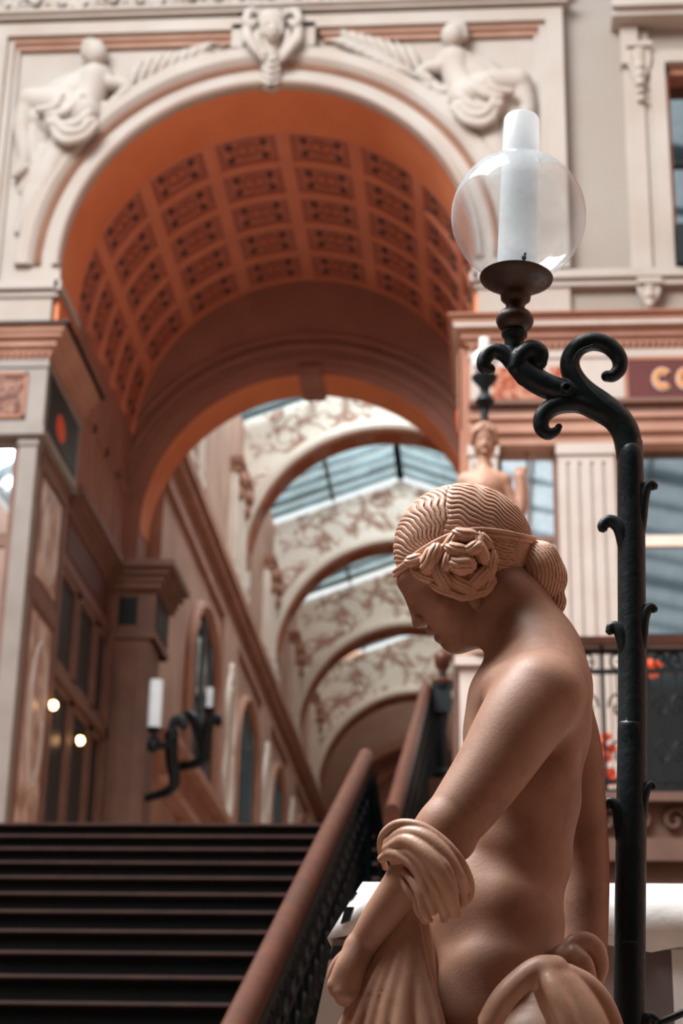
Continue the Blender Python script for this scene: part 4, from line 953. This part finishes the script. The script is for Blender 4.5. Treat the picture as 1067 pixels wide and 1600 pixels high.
# head: skull, face, jaw, profile features
def hE(u, v, n, ru, rv, rn, deg=0, k=0.012):
    B.ell(H(u, v, n), (ru*HS, rv*HS, rn*HS), rot(deg), k)
def hC(P, R, k=0.006, smooth=0, sub=False):
    B.chain([H(*p) for p in P], [r*HS for r in R], k, smooth=smooth, sub=sub)
hE(724, 858, 0, 105, 98, 80)
hE(692, 920, 0, 92, 45, 60, 56, 0.02)
hE(712, 956, 0, 62, 42, 54, 50, 0.02)
hE(650, 902, 0, 26, 26, 48, 30, 0.015)
hC([(712, 996, 0), (745, 985, -40), (790, 925, -60)], [18, 22, 30], 0.02); hC([(712, 996, 0), (745, 985, 40), (790, 925, 60)], [18, 22, 30], 0.02)
hE(711, 999, 0, 17, 17, 21, 0, 0.012)
for s in (-1, 1):
    hE(688, 950, s*32, 34, 26, 24, 50, 0.015)
    hC([(634, 908, s*8), (642, 900, s*30), (662, 896, s*50)], [10, 10, 9], 0.010, 3)
    hC([(668, 928, s*38), (690, 938, s*54)], [14, 18], 0.012)
hC([(633, 905, 0), (643, 940, 0), (652, 966, 0)], [13, 8.5, 8.5], 0.008)
hE(653, 972, 0, 9.5, 10.5, 10, 0, 0.005)
for s in (-1, 1): hE(662, 971, s*10, 9, 7.5, 6.5, 20, 0.004)
# eyelids: downcast
for s in (-1, 1):
    hE(655, 918, s*31, 15, 9, 15, 35, 0.003)
    hC([(646, 925, s*26), (657, 927, s*38), (669, 925, s*47)], [2.6, 2.6, 2.2], 0.002, 3, sub=True)
    hC([(648, 906, s*20), (660, 906, s*36), (672, 909, s*47)], [2.2, 2.2, 2.0], 0.004, 3, sub=True)
# mouth
hC([(674, 986, -18), (673.5, 985, 0), (674, 986, 18)], [6.0, 8.5, 6.0], 0.005, 3)
hC([(686, 997, -15), (686, 996, 0), (686, 997, 15)], [6.0, 8.5, 6.0], 0.005, 3)
hC([(678, 994, -24), (676, 993, 0), (678, 994, 24)], [2.4, 2.4, 2.4], 0.002, 3, sub=True)
hC([(694, 1002, -12), (694, 1002, 12)], [3.0, 3.0], 0.004, sub=True)
for s in (-1, 1): hC([(668, 977, s*9), (664, 979, s*10)], [2.6, 2.2], 0.002, sub=True)
# ear lobe under the braid
for s in (-1, 1): hE(742, 935, s*72, 11, 16, 9, -10, 0.004)
B.build('body', MT['statue'], statue, relax=1)

# hair
def hair_fn(a, b, c):
    u = 724+a/HS; v = 858+b/HS; n = c/HS
    wob = 0.9*np.sin(u/6.0+n/11.0)+0.7*np.sin(v/7.0-u/15.0)
    th1 = np.arctan2(912-v, 694-u); r1 = np.sqrt((912-v)**2+(694-u)**2)
    ph1 = th1*43+0.9*np.sin(r1/7.0+3*th1)+0.5*np.sin(r1/3.7)+n*0.10
    th2 = np.arctan2(892-v, 905-u); ph2 = th2*72+0.8*np.sin(u/8.0+v/20)+0.5*np.sin(u/4.3+1)+n*0.12
    edge = 703+(v-760)*-0.10+3*np.sin(v/9.0)
    m = 1/(1+np.exp(np.clip((u-edge)/1.5, -30, 30)))
    g1 = np.abs(np.sin(ph1)); g2 = np.abs(np.sin(ph2))
    g = m*(1-g1)**3.0+(1-m)*(1-g2)**3.0
    part = np.exp(-((u-edge)/2.5)**2)
    disp = 4.4*g+1.5*part
    vb = np.interp(u.ravel(), [590, 612, 628, 640, 655, 700, 760, 790, 812, 835], [868, 874, 893, 906, 918, 935, 948, 945, 930, 905]).reshape(u.shape)
    disp = disp+0.0*wob
    cut = (v-vb)*0.75
    return disp*HS, cut*HS
class HairField(Field): pass
hf = Field(H(600, 960, -110)*0+np.minimum.reduce([H(u, v, n) for u in (596, 850) for v in (740, 960) for n in (-105, 105)]), np.maximum.reduce([H(u, v, n) for u in (596, 850) for v in (740, 960) for n in (-105, 105)]), 0.00125)
rg = hf.region(hf.lo, hf.lo+hf.h*(hf.n-1)); sl, X, Y, Z = rg; c0 = H(724, 858, 0)
q = [(X-c0[0])*HA[i, 0]+(Y-c0[1])*HA[i, 1]+(Z-c0[2])*HA[i, 2] for i in range(3)]
rr = np.array((110.0, 103.5, 85.5))*HS
k0 = np.sqrt(sum((q[i]/rr[i])**2 for i in range(3))); k1 = np.sqrt(sum((q[i]/rr[i]**2)**2 for i in range(3)))+1e-9
dd, cc = hair_fn(*q); hf.F[sl] = np.maximum(np.maximum(k0*(k0-1)/k1+dd, cc), -(k0*(k0-1)/k1+0.016)).astype(np.float32)
hf.build('hair', MT['statuehair'], statue, relax=0)
del hf, k0, k1, dd, cc, q, X, Y, Z
# ribbon round the hair
def onhead(u, v, off=0.0):
    a, b = (u-724)/110.0, (v-858)/103.5; n = -85.5*math.sqrt(max(0.02, 1-a*a-b*b)); return H(u, v, n-off)
b = MB()
for du, r in ((0, 4.2), (6.5, 3.4)):
    pts = [(617, 893), (633, 882), (655, 864), (685, 846), (715, 834), (745, 829), (780, 832), (812, 838), (834, 842)]
    b.tube([onhead(u, v+du, 0.5) for u, v in pts], [r*HS]*len(pts), 8, smooth=4)
b.build('ribbon', MT['statuehair'], statue, smooth=True)
# carved locks: lobes with strand grooves
def lobes(name, L, lo, hi, k, h=0.0012):
    P_ = [H(*p) for p in lo]; f = Field(np.minimum.reduce(P_), np.maximum.reduce(P_), h)
    for (u, v, n, ru, rv, rn, deg, sp) in L:
        n -= 6; ru *= 1.04
        def fn(a, b, c, sp=sp, rv=rv): return HS*2.3*(1-np.abs(np.sin((b/HS)*math.pi/sp+0.35*np.sin(a/HS/5.0)+c/HS*0.12)))**1.5
        f.ell(H(u, v, n), (ru*HS, rv*HS, rn*HS), rot(deg), k, fn=fn)
    f.build(name, MT['statuehair'], statue, relax=0)
box8 = lambda u0, u1, v0, v1, n0, n1: [(u, v, n) for u in (u0, u1) for v in (v0, v1) for n in (n0, n1)]
Lb = [(650, 876, -74, 17, 11, 12, -12, 6), (676, 873, -86, 26, 16, 17, -62, 6), (668, 901, -76, 26, 10, 14, 22, 5), (692, 900, -90, 24, 14, 16, 62, 6),
      (700, 921, -82, 30, 10, 15, 20, 5), (722, 910, -88, 25, 14, 16, 30, 6), (745, 903, -88, 24, 14, 16, -42, 6), (738, 926, -80, 28, 10, 14, -14, 5), (759, 915, -76, 20, 12, 13, -50, 5),
      (764, 884, -80, 26, 12, 15, -78, 6), (749, 860, -88, 25, 13, 16, 66, 6), (727, 838, -86, 22, 13, 15, 12, 6), (757, 846, -78, 18, 9, 12, 50, 5), (706, 848, -84, 22, 11, 14, -52, 6),
      (715, 860, -100, 20, 12, 14, 14, 6), (722, 882, -104, 22, 17, 17, 4, 7), (701, 876, -98, 18, 10, 13, -70, 5), (738, 858, -102, 16, 11, 13, -30, 6)]
lobes('braid_rosette', Lb, box8(625, 790, 815, 950, -140, -50), 0, 0.0012)
b = [(842, 902, 0, 40, 56, 56, 0, 9)]
P_ = [H(*p) for p in box8(790, 892, 830, 975, -68, 68)]; f = Field(np.minimum.reduce(P_), np.maximum.reduce(P_), 0.0014)
def bunfn(a, b, c):
    x, y, z = a/HS, b/HS, c/HS; ph = (x*0.50+0.0035*y*y+1.4*np.sin(y/26.0)+z*0.12)
    return HS*(3.0*(1-np.abs(np.sin(ph)))**1.6+2.0*np.sin(y/13.0)*np.sin(x/11.0+1))
f.ell(H(842, 896, 0), (42*HS, 54*HS, 52*HS), rot(-10), 0.004, fn=bunfn); f.ell(H(864, 945, -6), (18*HS, 24*HS, 26*HS), rot(20), 0.004, fn=bunfn); f.cone(H(832, 890, 0), H(808, 880, 0), 32*HS, 38*HS, 0.004)
f.build('chignon', MT['statuehair'], statue)
# cloth wound round the near elbow
f = Field((-0.235, YS0-0.37, 1.96), (0.0, YS0-0.06, 2.20), 0.0015)
def cF(P, R, k=0.0022, smooth=5):
    Q = [S(*p) for p in P]; f.chain(Q, [r*pxm(q) for r, q in zip(R, Q)], k, smooth=smooth)
cF([(634, 1330, -192), (672, 1352, -196), (698, 1386, -188)], [31, 35, 27], 0.004)
cF([(602, 1356, -150), (595, 1328, -180), (600, 1303, -206), (622, 1287, -226), (655, 1290, -240), (688, 1310, -246), (716, 1340, -242), (733, 1375, -224), (733, 1400, -202), (722, 1414, -180)], [5, 6, 7, 7, 7.5, 7.5, 7.5, 7.5, 7, 6])
cF([(606, 1316, -208), (632, 1302, -230), (664, 1308, -246), (694, 1334, -250), (716, 1372, -240), (724, 1408, -214)], [8, 11, 12, 12, 11, 8])
cF([(604, 1326, -208), (634, 1314, -236), (664, 1332, -252), (688, 1362, -254), (704, 1398, -242), (711, 1428, -216)], [8, 12, 14, 14, 12, 9])
cF([(612, 1330, -214), (640, 1332, -240), (664, 1356, -250), (682, 1390, -246), (694, 1424, -226), (694, 1436, -210)], [5, 8, 9, 9, 9, 7])
cF([(596, 1342, -190), (612, 1333, -216), (636, 1344, -234), (655, 1366, -240), (668, 1396, -238), (677, 1424, -224)], [7, 9, 9, 9, 9, 7])
cF([(632, 1362, -214), (646, 1378, -230), (658, 1400, -234), (664, 1430, -224), (672, 1438, -214)], [6, 8, 9, 8, 5])
cF([(628, 1372, -206), (636, 1390, -216), (650, 1402, -218), (660, 1390, -222)], [5, 6, 6, 5]); cF([(650, 1408, -216), (654, 1424, -214), (664, 1440, -212)], [6, 7, 5])
cF([(700, 1330, -248), (722, 1366, -242), (732, 1392, -222)], [4, 5, 4], 0.001); cF([(676, 1326, -256), (700, 1356, -258), (714, 1394, -244)], [4, 5, 4], 0.001)
f.build('arm_drapery', MT['statuecloth'], statue, relax=1)
# cloth falling over the thighs
f = Field((-0.29, YS0-0.32, 1.14), (0.27, YS0+0.30, 2.14), 0.0032)
cF([(652, 1440, -60), (648, 1500, -50), (646, 1580, -40), (650, 1700, -40)], [18, 44, 60, 90], 0.02)
for p0, p1, p2, p3, r0, r1 in (((630, 1424, -150), (590, 1500, -142), (554, 1566, -132), (516, 1660, -120), 6, 10), ((632, 1422, -156), (598, 1505, -150), (568, 1572, -142), (540, 1670, -134), 6, 11), ((636, 1418, -160), (610, 1500, -156), (586, 1576, -150), (566, 1680, -142), 6, 10), ((640, 1414, -164), (626, 1500, -162), (608, 1576, -158), (594, 1680, -150), 7, 15),
    ((644, 1410, -168), (641, 1500, -164), (632, 1580, -162), (624, 1680, -158), 8, 20), ((648, 1410, -170), (654, 1500, -163), (664, 1580, -164), (684, 1690, -166), 7, 19), ((648, 1412, -174), (663, 1500, -172), (684, 1580, -174), (706, 1690, -176), 4, 8)):
    cF([p0, p1, p2, p3], [r0, (r0+r1)/2, r1, r1*1.3], 0.0035)
cF([(652, 1415, -126), (646, 1500, -112), (640, 1580, -108), (640, 1690, -100)], [16, 34, 48, 74], 0.008)
f.cone((0.0, YS0, 1.74), (0.0, YS0, 1.17), 0.13, 0.225, 0.03)
for a in np.linspace(0, 2*math.pi, 15)[:-1]:
    f.cone((0.12*math.cos(a), YS0+0.12*math.sin(a), 1.74), (0.215*math.cos(a), YS0+0.215*math.sin(a), 1.17), 0.022, 0.032, 0.006)
f.F[:, :, :10] = np.maximum(f.F[:, :, :10], 0.01)
f.build('skirt', MT['statuecloth'], statue, relax=1)
# gathered cloth on the hip
f = Field((-0.02, YS0-0.38, 1.80), (0.25, YS0+0.02, 2.04), 0.0019)
cF([(856, 1600, -90), (856, 1680, -100)], [66, 110], 0.01)
cF([(748, 1650, -214), (762, 1606, -226), (784, 1564, -232), (812, 1534, -230), (842, 1515, -226), (868, 1513, -220)], [19, 20, 20, 20, 21, 20], 0.004, 8)
cF([(858, 1528, -214), (878, 1556, -214), (902, 1600, -212), (918, 1660, -208)], [32, 40, 46, 52], 0.006, 8)
cF([(852, 1518, -232), (866, 1548, -246), (886, 1590, -250), (905, 1650, -246)], [14, 16, 17, 18], 0.006, 8)
cF([(888, 1524, -212), (916, 1540, -204), (940, 1568, -196), (956, 1610, -186), (962, 1660, -176)], [18, 19, 19, 20, 22], 0.003, 8)
cF([(816, 1660, -160), (836, 1622, -158), (856, 1630, -160)], [13, 12, 12], 0.004)
f.build('hip_drapery', MT['statuecloth'], statue, relax=1, largest=True)
f = Field((0.06, YS0-0.20, 1.90), (0.22, YS0+0.02, 2.06), 0.0019)
cF([(884, 1512, -90), (892, 1482, -92), (912, 1472, -92), (930, 1484, -88), (938, 1510, -84), (934, 1536, -84)], [14, 17, 17, 16, 13, 9], 0.004)
cF([(898, 1490, -105), (912, 1506, -108), (920, 1535, -104)], [13, 15, 14], 0.004); cF([(880, 1500, -85), (900, 1520, -85)], [24, 22], 0.006)
f.build('drapery_knot', MT['statuecloth'], statue, relax=1)
o = thing('pedestal', 'stone pedestal carrying the bowed statue and the lamp post', 'pedestal', (0.08, 2.65, 0))
V = MB(); V.box(-0.32, 0.42, 2.30, 3.0, 0, 1.06); V.build('die', MT['plinth'], o); V = MB(); V.box(-0.36, 0.46, 2.26, 3.04, 1.06, 1.12); V.box(-0.34, 0.44, 2.28, 3.02, 1.12, 1.16); V.build('cap', MT['plinth'], o)

# ------------------------------------------------------------------ the lamp post
YL = 2.80
def Lp(x, y, w=0.0): return U(x, y, YL+w*0.00095)
lamp = thing('lamp_post', 'black cast iron lamp post with clear glass globe on a scrolled arm, nearest the camera', 'lamp', (Lp(985, 1600)[0], YL, 1.16))
def LT(b, P, R, n=12, smooth=5, **k):
    Q = [Lp(*p) for p in P]; return b.tube(Q, [r*pxm(q_) for r, q_ in zip(R, Q)], n, smooth=smooth, **k)
b = MB()
bot = Lp(983, 1640); LT(b, [(984, 690), (986, 800), (987, 950), (988, 1100), (986, 1300), (984, 1480), (983, 1640)], [20, 21.5, 22, 22.5, 24, 24.5, 25], 20, caps=True)
b.tube([bot, (bot[0], YL, 1.45), (bot[0], YL, 1.3), (bot[0], YL, 1.166)], [0.022, 0.024, 0.05, 0.075], 20)
b.build('pole', MT['iron'], lamp, smooth=True)
for P, R in (([(994, 870, 2), (999, 820, -4), (1004, 782, -8), (1009, 764, -8), (1017, 757, -8), (1024, 762, -8)], [8, 11, 10, 9, 8, 6.5]),
    ([(982, 900, 2), (978, 860, -4), (971, 830, -8), (962, 818, -8), (950, 814, -8), (942, 822, -8), (942, 829, -8)], [8, 12, 12, 11, 10, 9, 7]),
    ([(982, 1060, 2), (978, 1020, -5), (971, 992, -9), (963, 980, -9), (955, 980, -9), (952, 989, -9)], [8, 12, 11, 9.5, 8, 6.5]),
    ([(994, 1060, 2), (1000, 1010, -4), (1004, 972, -8), (1009, 956, -8), (1017, 949, -8), (1024, 954, -8)], [8, 11, 10, 9, 7.5, 6]),
    ([(996, 1320, 2), (1001, 1275, -4), (1005, 1246, -8), (1010, 1233, -8), (1017, 1226, -8), (1022, 1232, -8)], [8, 10, 9, 8, 6.5, 5]),
    ([(976, 1350, 2), (971, 1300, -4), (966, 1270, -8), (960, 1257, -8), (952, 1253, -8), (948, 1262, -8)], [8, 12, 10, 9, 7.5, 6]),
    ([(985, 900, 6), (985, 800, -1), (985, 730, -5), (985, 706, -7), (985, 700, -4)], [18, 19.5, 20, 18, 14]), ([(986, 1260, 6), (986, 1180, 0), (986, 1135, -4), (986, 1122, -7)], [19, 21, 21, 16]), ([(985, 1600, 4), (985, 1520, 0), (984, 1475, -4), (984, 1462, -7)], [20, 22.5, 22, 16]),
    ([(996, 1660, -2), (1002, 1620, -8), (1008, 1600, -8), (1016, 1590, -8), (1026, 1596, -8)], [10, 12, 11, 9, 7.5]), ([(980, 715, 0), (976, 680, -6), (971, 655, -8), (970, 644, -8), (975, 634, -8)], [8, 12, 9, 7, 4.5])):
    b = MB(); LT(b, P, R, 12); b.build('leaf_stub', MT['iron'], lamp, smooth=True)
f = Field(Lp(735, 705, 0)-np.array((0.01, 0.05, 0.02)), Lp(1010, 505, 0)+np.array((0.01, 0.05, 0.03)), 0.00125)
def cL(P, R, k=0.002, smooth=5):
    Q = [Lp(*p) for p in P]; f.chain(Q, [r*pxm(q_) for r, q_ in zip(R, Q)], k, smooth=smooth)
cL([(984, 715), (978, 678), (962, 652), (940, 633), (916, 614), (900, 596), (891, 576), (892, 558), (904, 542), (926, 534), (950, 540), (966, 557), (968, 575), (958, 587), (948, 588)], [20.5, 22, 22, 21, 19, 17.5, 16, 15, 14.5, 14.5, 14, 13, 11.5, 10, 9], 0.002)
cL([(958, 655), (935, 642), (908, 631), (882, 631), (860, 638), (847, 652), (846, 668), (856, 678), (868, 674), (873, 667)], [17, 17, 16, 15, 14.5, 13.5, 12, 10, 7, 5.5], 0.003)
cL([(915, 622), (885, 613), (856, 604), (828, 588), (810, 568), (802, 548)], [15, 19, 20, 20, 18, 14], 0.003)
cL([(818, 590), (804, 570), (788, 553), (770, 549), (758, 559), (756, 572), (765, 577)], [13, 14, 13.5, 12.5, 12, 11, 9], 0.002)
cL([(806, 575, -6), (815, 556, -10), (830, 546, -10), (842, 552, -10), (843, 566, -8)], [13, 14.5, 15, 15, 12], 0.002); cL([(826, 580, 6), (832, 592, 8)], [11, 8], 0.002)
q_ = Lp(885, 609, -14); f.chain([q_+np.array((0, -0.004, 0)), q_+np.array((0, 0.02, 0.0))], [0.0105, 0.0105], 0.002)
f.cone(q_+np.array((0, -0.03, 0)), q_+np.array((0, 0.005, 0)), 0.0055, 0.0055, 0.001, sub=True)
for P in ([(965, 645, -22), (935, 622, -21), (910, 596, -19), (898, 570, -18), (904, 550, -17), (926, 540, -16)],): cL(P, [2.5]*6, 0.001)
f.build('scroll_arm', MT['iron'], lamp)
AX0, AX1 = Lp(803, 540), Lp(815, 185); AX = (AX1-AX0)/np.linalg.norm(AX1-AX0)
def zy(y): return float((Lp(803+(540-y)*12/355, y)-AX0) @ AX)
def prof(L): return [(r*pxm(Lp(808, y)), zy(y)) for y, r in L]
b = MB(); b.lathe(AX0, prof([(556, 0), (556, 14), (540, 14.5), (528, 16.5), (525, 20), (521, 20.5), (518, 17), (517, 0)]), 28, AX); b.build('neck', MT['iron'], lamp, smooth=50)
b = MB(); b.lathe(AX0, prof([(520, 0), (519, 13), (515, 20), (510, 26), (503, 29.5), (497, 29), (490, 24), (486, 16), (478, 14.5), (472, 18), (468, 23), (462, 24), (457, 25), (450, 34), (443, 46), (437, 56.5), (434.5, 57.5), (434, 55), (438, 44), (441, 0)]), 36, AX); b.build('dish', MT['bronze'], lamp, smooth=50)
gc = AX0+AX*zy(338); gr = 105*pxm(gc)
gp = [(gr*math.sin(math.radians(a)), zy(338)+gr*math.cos(math.radians(a))) for a in np.linspace(16, 152, 50)]; gp = gp+[(gp[-1][0]*1.02, zy(437))]
b = MB(); b.lathe(AX0, gp, 64, AX); g = b.build('globe', MT['globe'], lamp, smooth=True)
r_ = 29*pxm(gc)
b = MB(); b.lathe(AX0, [(r_*1.06, zy(437)), (r_*1.03, zy(330)), (r_, zy(245)), (r_*0.97, zy(188)), (r_*0.93, zy(186)), (r_*0.9, zy(188)), (r_*0.9, zy(437))], 40, AX); b.build('chimney', MT['frost'], lamp, smooth=50)
b = MB(); p = AX0+AX*zy(418)+np.array((0.012, -0.034, 0)); b.ell(p, (0.004, 0.004, 0.006), 8, 6); b.ell(p+np.array((0.002, 0, 0.007)), (0.0025, 0.0025, 0.003), 8, 6); b.build('set_screw', MT['tape'], lamp, smooth=True)
b = MB(); b.tube([Lp(1002, 1612, -4), Lp(1110, 1563, -4)], 0.0055, 8); b.build('stay_rod', MT['iron'], lamp, smooth=True)

# paper-covered stand behind the statue
o = thing('display_stand', 'stand covered in white paper behind the bowed statue', 'stand', (0.3, 3.8, 0))
Y0 = 3.42
def XZ(x, y): p = U(x, y, Y0); return (p[0], p[2])
a1, a2, a3 = XZ(566, 1380), XZ(512, 1468), XZ(484, 1600); zt = a1[1]; xr = 1.2
f0 = lambda x, z: (x, Y0, z); f1 = lambda x, z: (x, 4.4, z)
b = MB(); b.prism([(a2[0]+0.01, a2[1]), (a3[0]+0.01, a3[1]), (a3[0]-0.03, 0), (XZ(1000, 1500)[0], 0), (XZ(1000, 1500)[0], XZ(1000, 1484)[1]), (XZ(1000, 1500)[0], a2[1])], f0, f1); b.build('beige_side', MT['beige'], o)
xg = XZ(1049, 1490)[0]; zb = XZ(1049, 1484)[1]
b = MB(); b.prism([(XZ(1000, 1500)[0], 0), (xg, 0), (xg, zb), (XZ(1000, 1500)[0], zb)], f0, f1); b.build('grey_side', MT['grey'], o)
b = MB(); b.prism([(xg, 0), (xr, 0), (xr, zb), (xg, zb)], f0, f1); b.build('white_side', MT['paper'], o)
b = MB(); e = 0.008; n = 36
V = []; F = []
top = [(a1[0]+(xr-a1[0])*i/n, zt) for i in range(n+1)]; botl = [(a2[0]+(xr-a2[0])*i/n, (a2[1] if i < 3 else zb)+0.006*math.sin(i*1.7)) for i in range(n+1)]
for i in range(n+1):
    w = 0.006*math.sin(i*2.1)+0.004*math.sin(i*5.3)
    V += [(top[i][0], 4.42, zt+0.004), (top[i][0], Y0+0.0+0.01, zt+0.004), (top[i][0]*0.5+botl[i][0]*0.5, Y0-0.012+w, zt*0.5+botl[i][1]*0.5), (botl[i][0], Y0-0.016-w, botl[i][1])]
for i in range(n):
    for k in range(3): F.append((i*4+k, i*4+k+1, i*4+5+k, i*4+4+k))
V += [(a1[0], 4.42, zt), (a2[0], 4.42, a2[1])]; m_ = len(V); F += [(0, m_-2, 1), (1, m_-2, m_-1, 3, 2)]
b.add(V, F); s = b.build('paper_cover', MT['paper'], o, smooth=True); md = s.modifiers.new('thickness', 'SOLIDIFY'); md.thickness = 0.003
for (x, y, wx, wz) in ((541, 1434, 0.016, 0.030), (526, 1492, 0.024, 0.024), (550, 1406, 0.008, 0.018)):
    p = XZ(x, y); b = MB(); b.prism([(p[0]-wx/2, p[1]-wz/2), (p[0]+wx/2, p[1]-wz/2+0.006), (p[0]+wx/2+0.008, p[1]+wz/2), (p[0]-wx/2+0.008, p[1]+wz/2)], lambda x_, z_: (x_, Y0-0.030, z_), lambda x_, z_: (x_, Y0-0.016, z_)); b.build('tape_patch', MT['tape'], o)

# ------------------------------------------------------------------ second statue on the gallery corner
YT = 10.6
def T(x, y, w=0.0): return U(x, y, YT+w*0.0038)
o = thing('pedestal', 'white square pedestal under the far statue at the gallery corner', 'pedestal', (-0.05, YT+0.9, LZ))
V = MB(); V.box(-0.19, 0.10, 11.16-0.0, 11.5, LZ, 4.99); V.build('die', MT['plinth'], o); V = MB(); V.box(-0.22, 0.13, 11.13, 11.53, 4.99, 5.05); V.build('cap', MT['plinth'], o)
YT = 11.3
t2 = thing('statue', 'pale far statue of a woman facing the viewer with raised hand, below a globe lamp', 'statue', (-0.03, YT, 5.05))
f = Field((-0.36, YT-0.30, 5.053), (0.34, YT+0.26, 6.78), 0.011)
def cT(P, R, k=0.03, smooth=0):
    Q = [T(*p) for p in P]; f.chain(Q, [r*pxm(q_) for r, q_ in zip(R, Q)], k, smooth=smooth)
cT([(757, 682), (757, 700)], [19, 17], 0.02); cT([(757, 705), (757, 714)], [13, 8], 0.02); cT([(757, 715), (757, 745)], [9.5, 12], 0.02)
cT([(728, 752), (757, 748), (786, 752)], [14, 18, 14]); cT([(757, 770), (757, 820), (756, 880)], [32, 28, 34], 0.04); cT([(742, 785, -12), (772, 785, -12)], [14, 14], 0.03)
cT([(785, 755), (800, 790), (812, 800), (814, 770), (812, 745)], [13, 11, 10, 9, 9], 0.015, 3); cT([(728, 755), (716, 800), (722, 850), (740, 880)], [13, 11, 10, 9], 0.02, 3)
for i in range(4): cT([(806+i*4, 742), (807+i*4.5, 732)], [3.2, 2.8], 0.006)
cT([(756, 880), (756, 960), (756, 1000)], [38, 42, 44], 0.03); f.ell(T(757, 693, -17), (2.5*0.0042, 5*0.0042, 7*0.0042), k=0.01)
for s in (-1, 1): f.ell(T(757+s*7, 688, -19), (3.5*.0042, 3*.0042, 2.5*.0042), k=0.006, sub=True)
f.ell(T(757, 706, -17), (6*.0042, 3*.0042, 2*.0042), k=0.006)
f.chain([(-0.03, YT, 5.5), (-0.03, YT, 5.06)], [0.17, 0.19], 0.04)
f.build('body', MT['statue2'], t2)
b = MB(); Q = T(757, 679, 6); b.ell(Q, (22*0.0042, 20*0.0042, 21*0.0042), 20, 14); b.tube([T(740, 672, -10), T(757, 663, -16), T(774, 672, -10)], 0.02, 8, smooth=4)
for s in (-1, 1): b.tube([T(757+s*2, 668, -18), T(757+s*16, 676, -14), T(757+s*19, 695, -6)], [0.02, 0.022, 0.018], 8, smooth=4)
b.build('hair', MT['statue2'], t2, smooth=True)
l2 = thing('lamp_post', 'distant globe lamp on a thin black post above the far statue', 'lamp', T(757, 660, 8))
b = MB(); p0 = T(758, 1000, 63); p1 = T(757, 583, 63); b.tube([(p0[0], p0[1], LZ), p0, p1], 0.026, 10)
def z2(y): return float(T(757, y, 63)[2])
base = (p1[0], p1[1], 0.0); s2 = pxm(p1)
b.lathe(base, [(0.03, z2(640)), (0.07, z2(628)), (0.05, z2(620)), (0.03, z2(615)), (0.035, z2(606)), (0.09, z2(592)), (0.09, z2(589)), (0.0, z2(588))], 16); b.build('post', MT['black'], l2, smooth=40)
gz = z2(565); r2 = 19.5*s2
b = MB(); b.lathe(base, [(r2*math.sin(math.radians(a)), gz+r2*1.1*math.cos(math.radians(a))) for a in np.linspace(20, 160, 24)], 28); b.build('globe', MT['globe2'], l2, smooth=True)
b = MB(); b.lathe(base, [(0.034, z2(588)), (0.034, z2(529)), (0.0, z2(528))], 16); b.build('chimney', MT['frost'], l2, smooth=40)
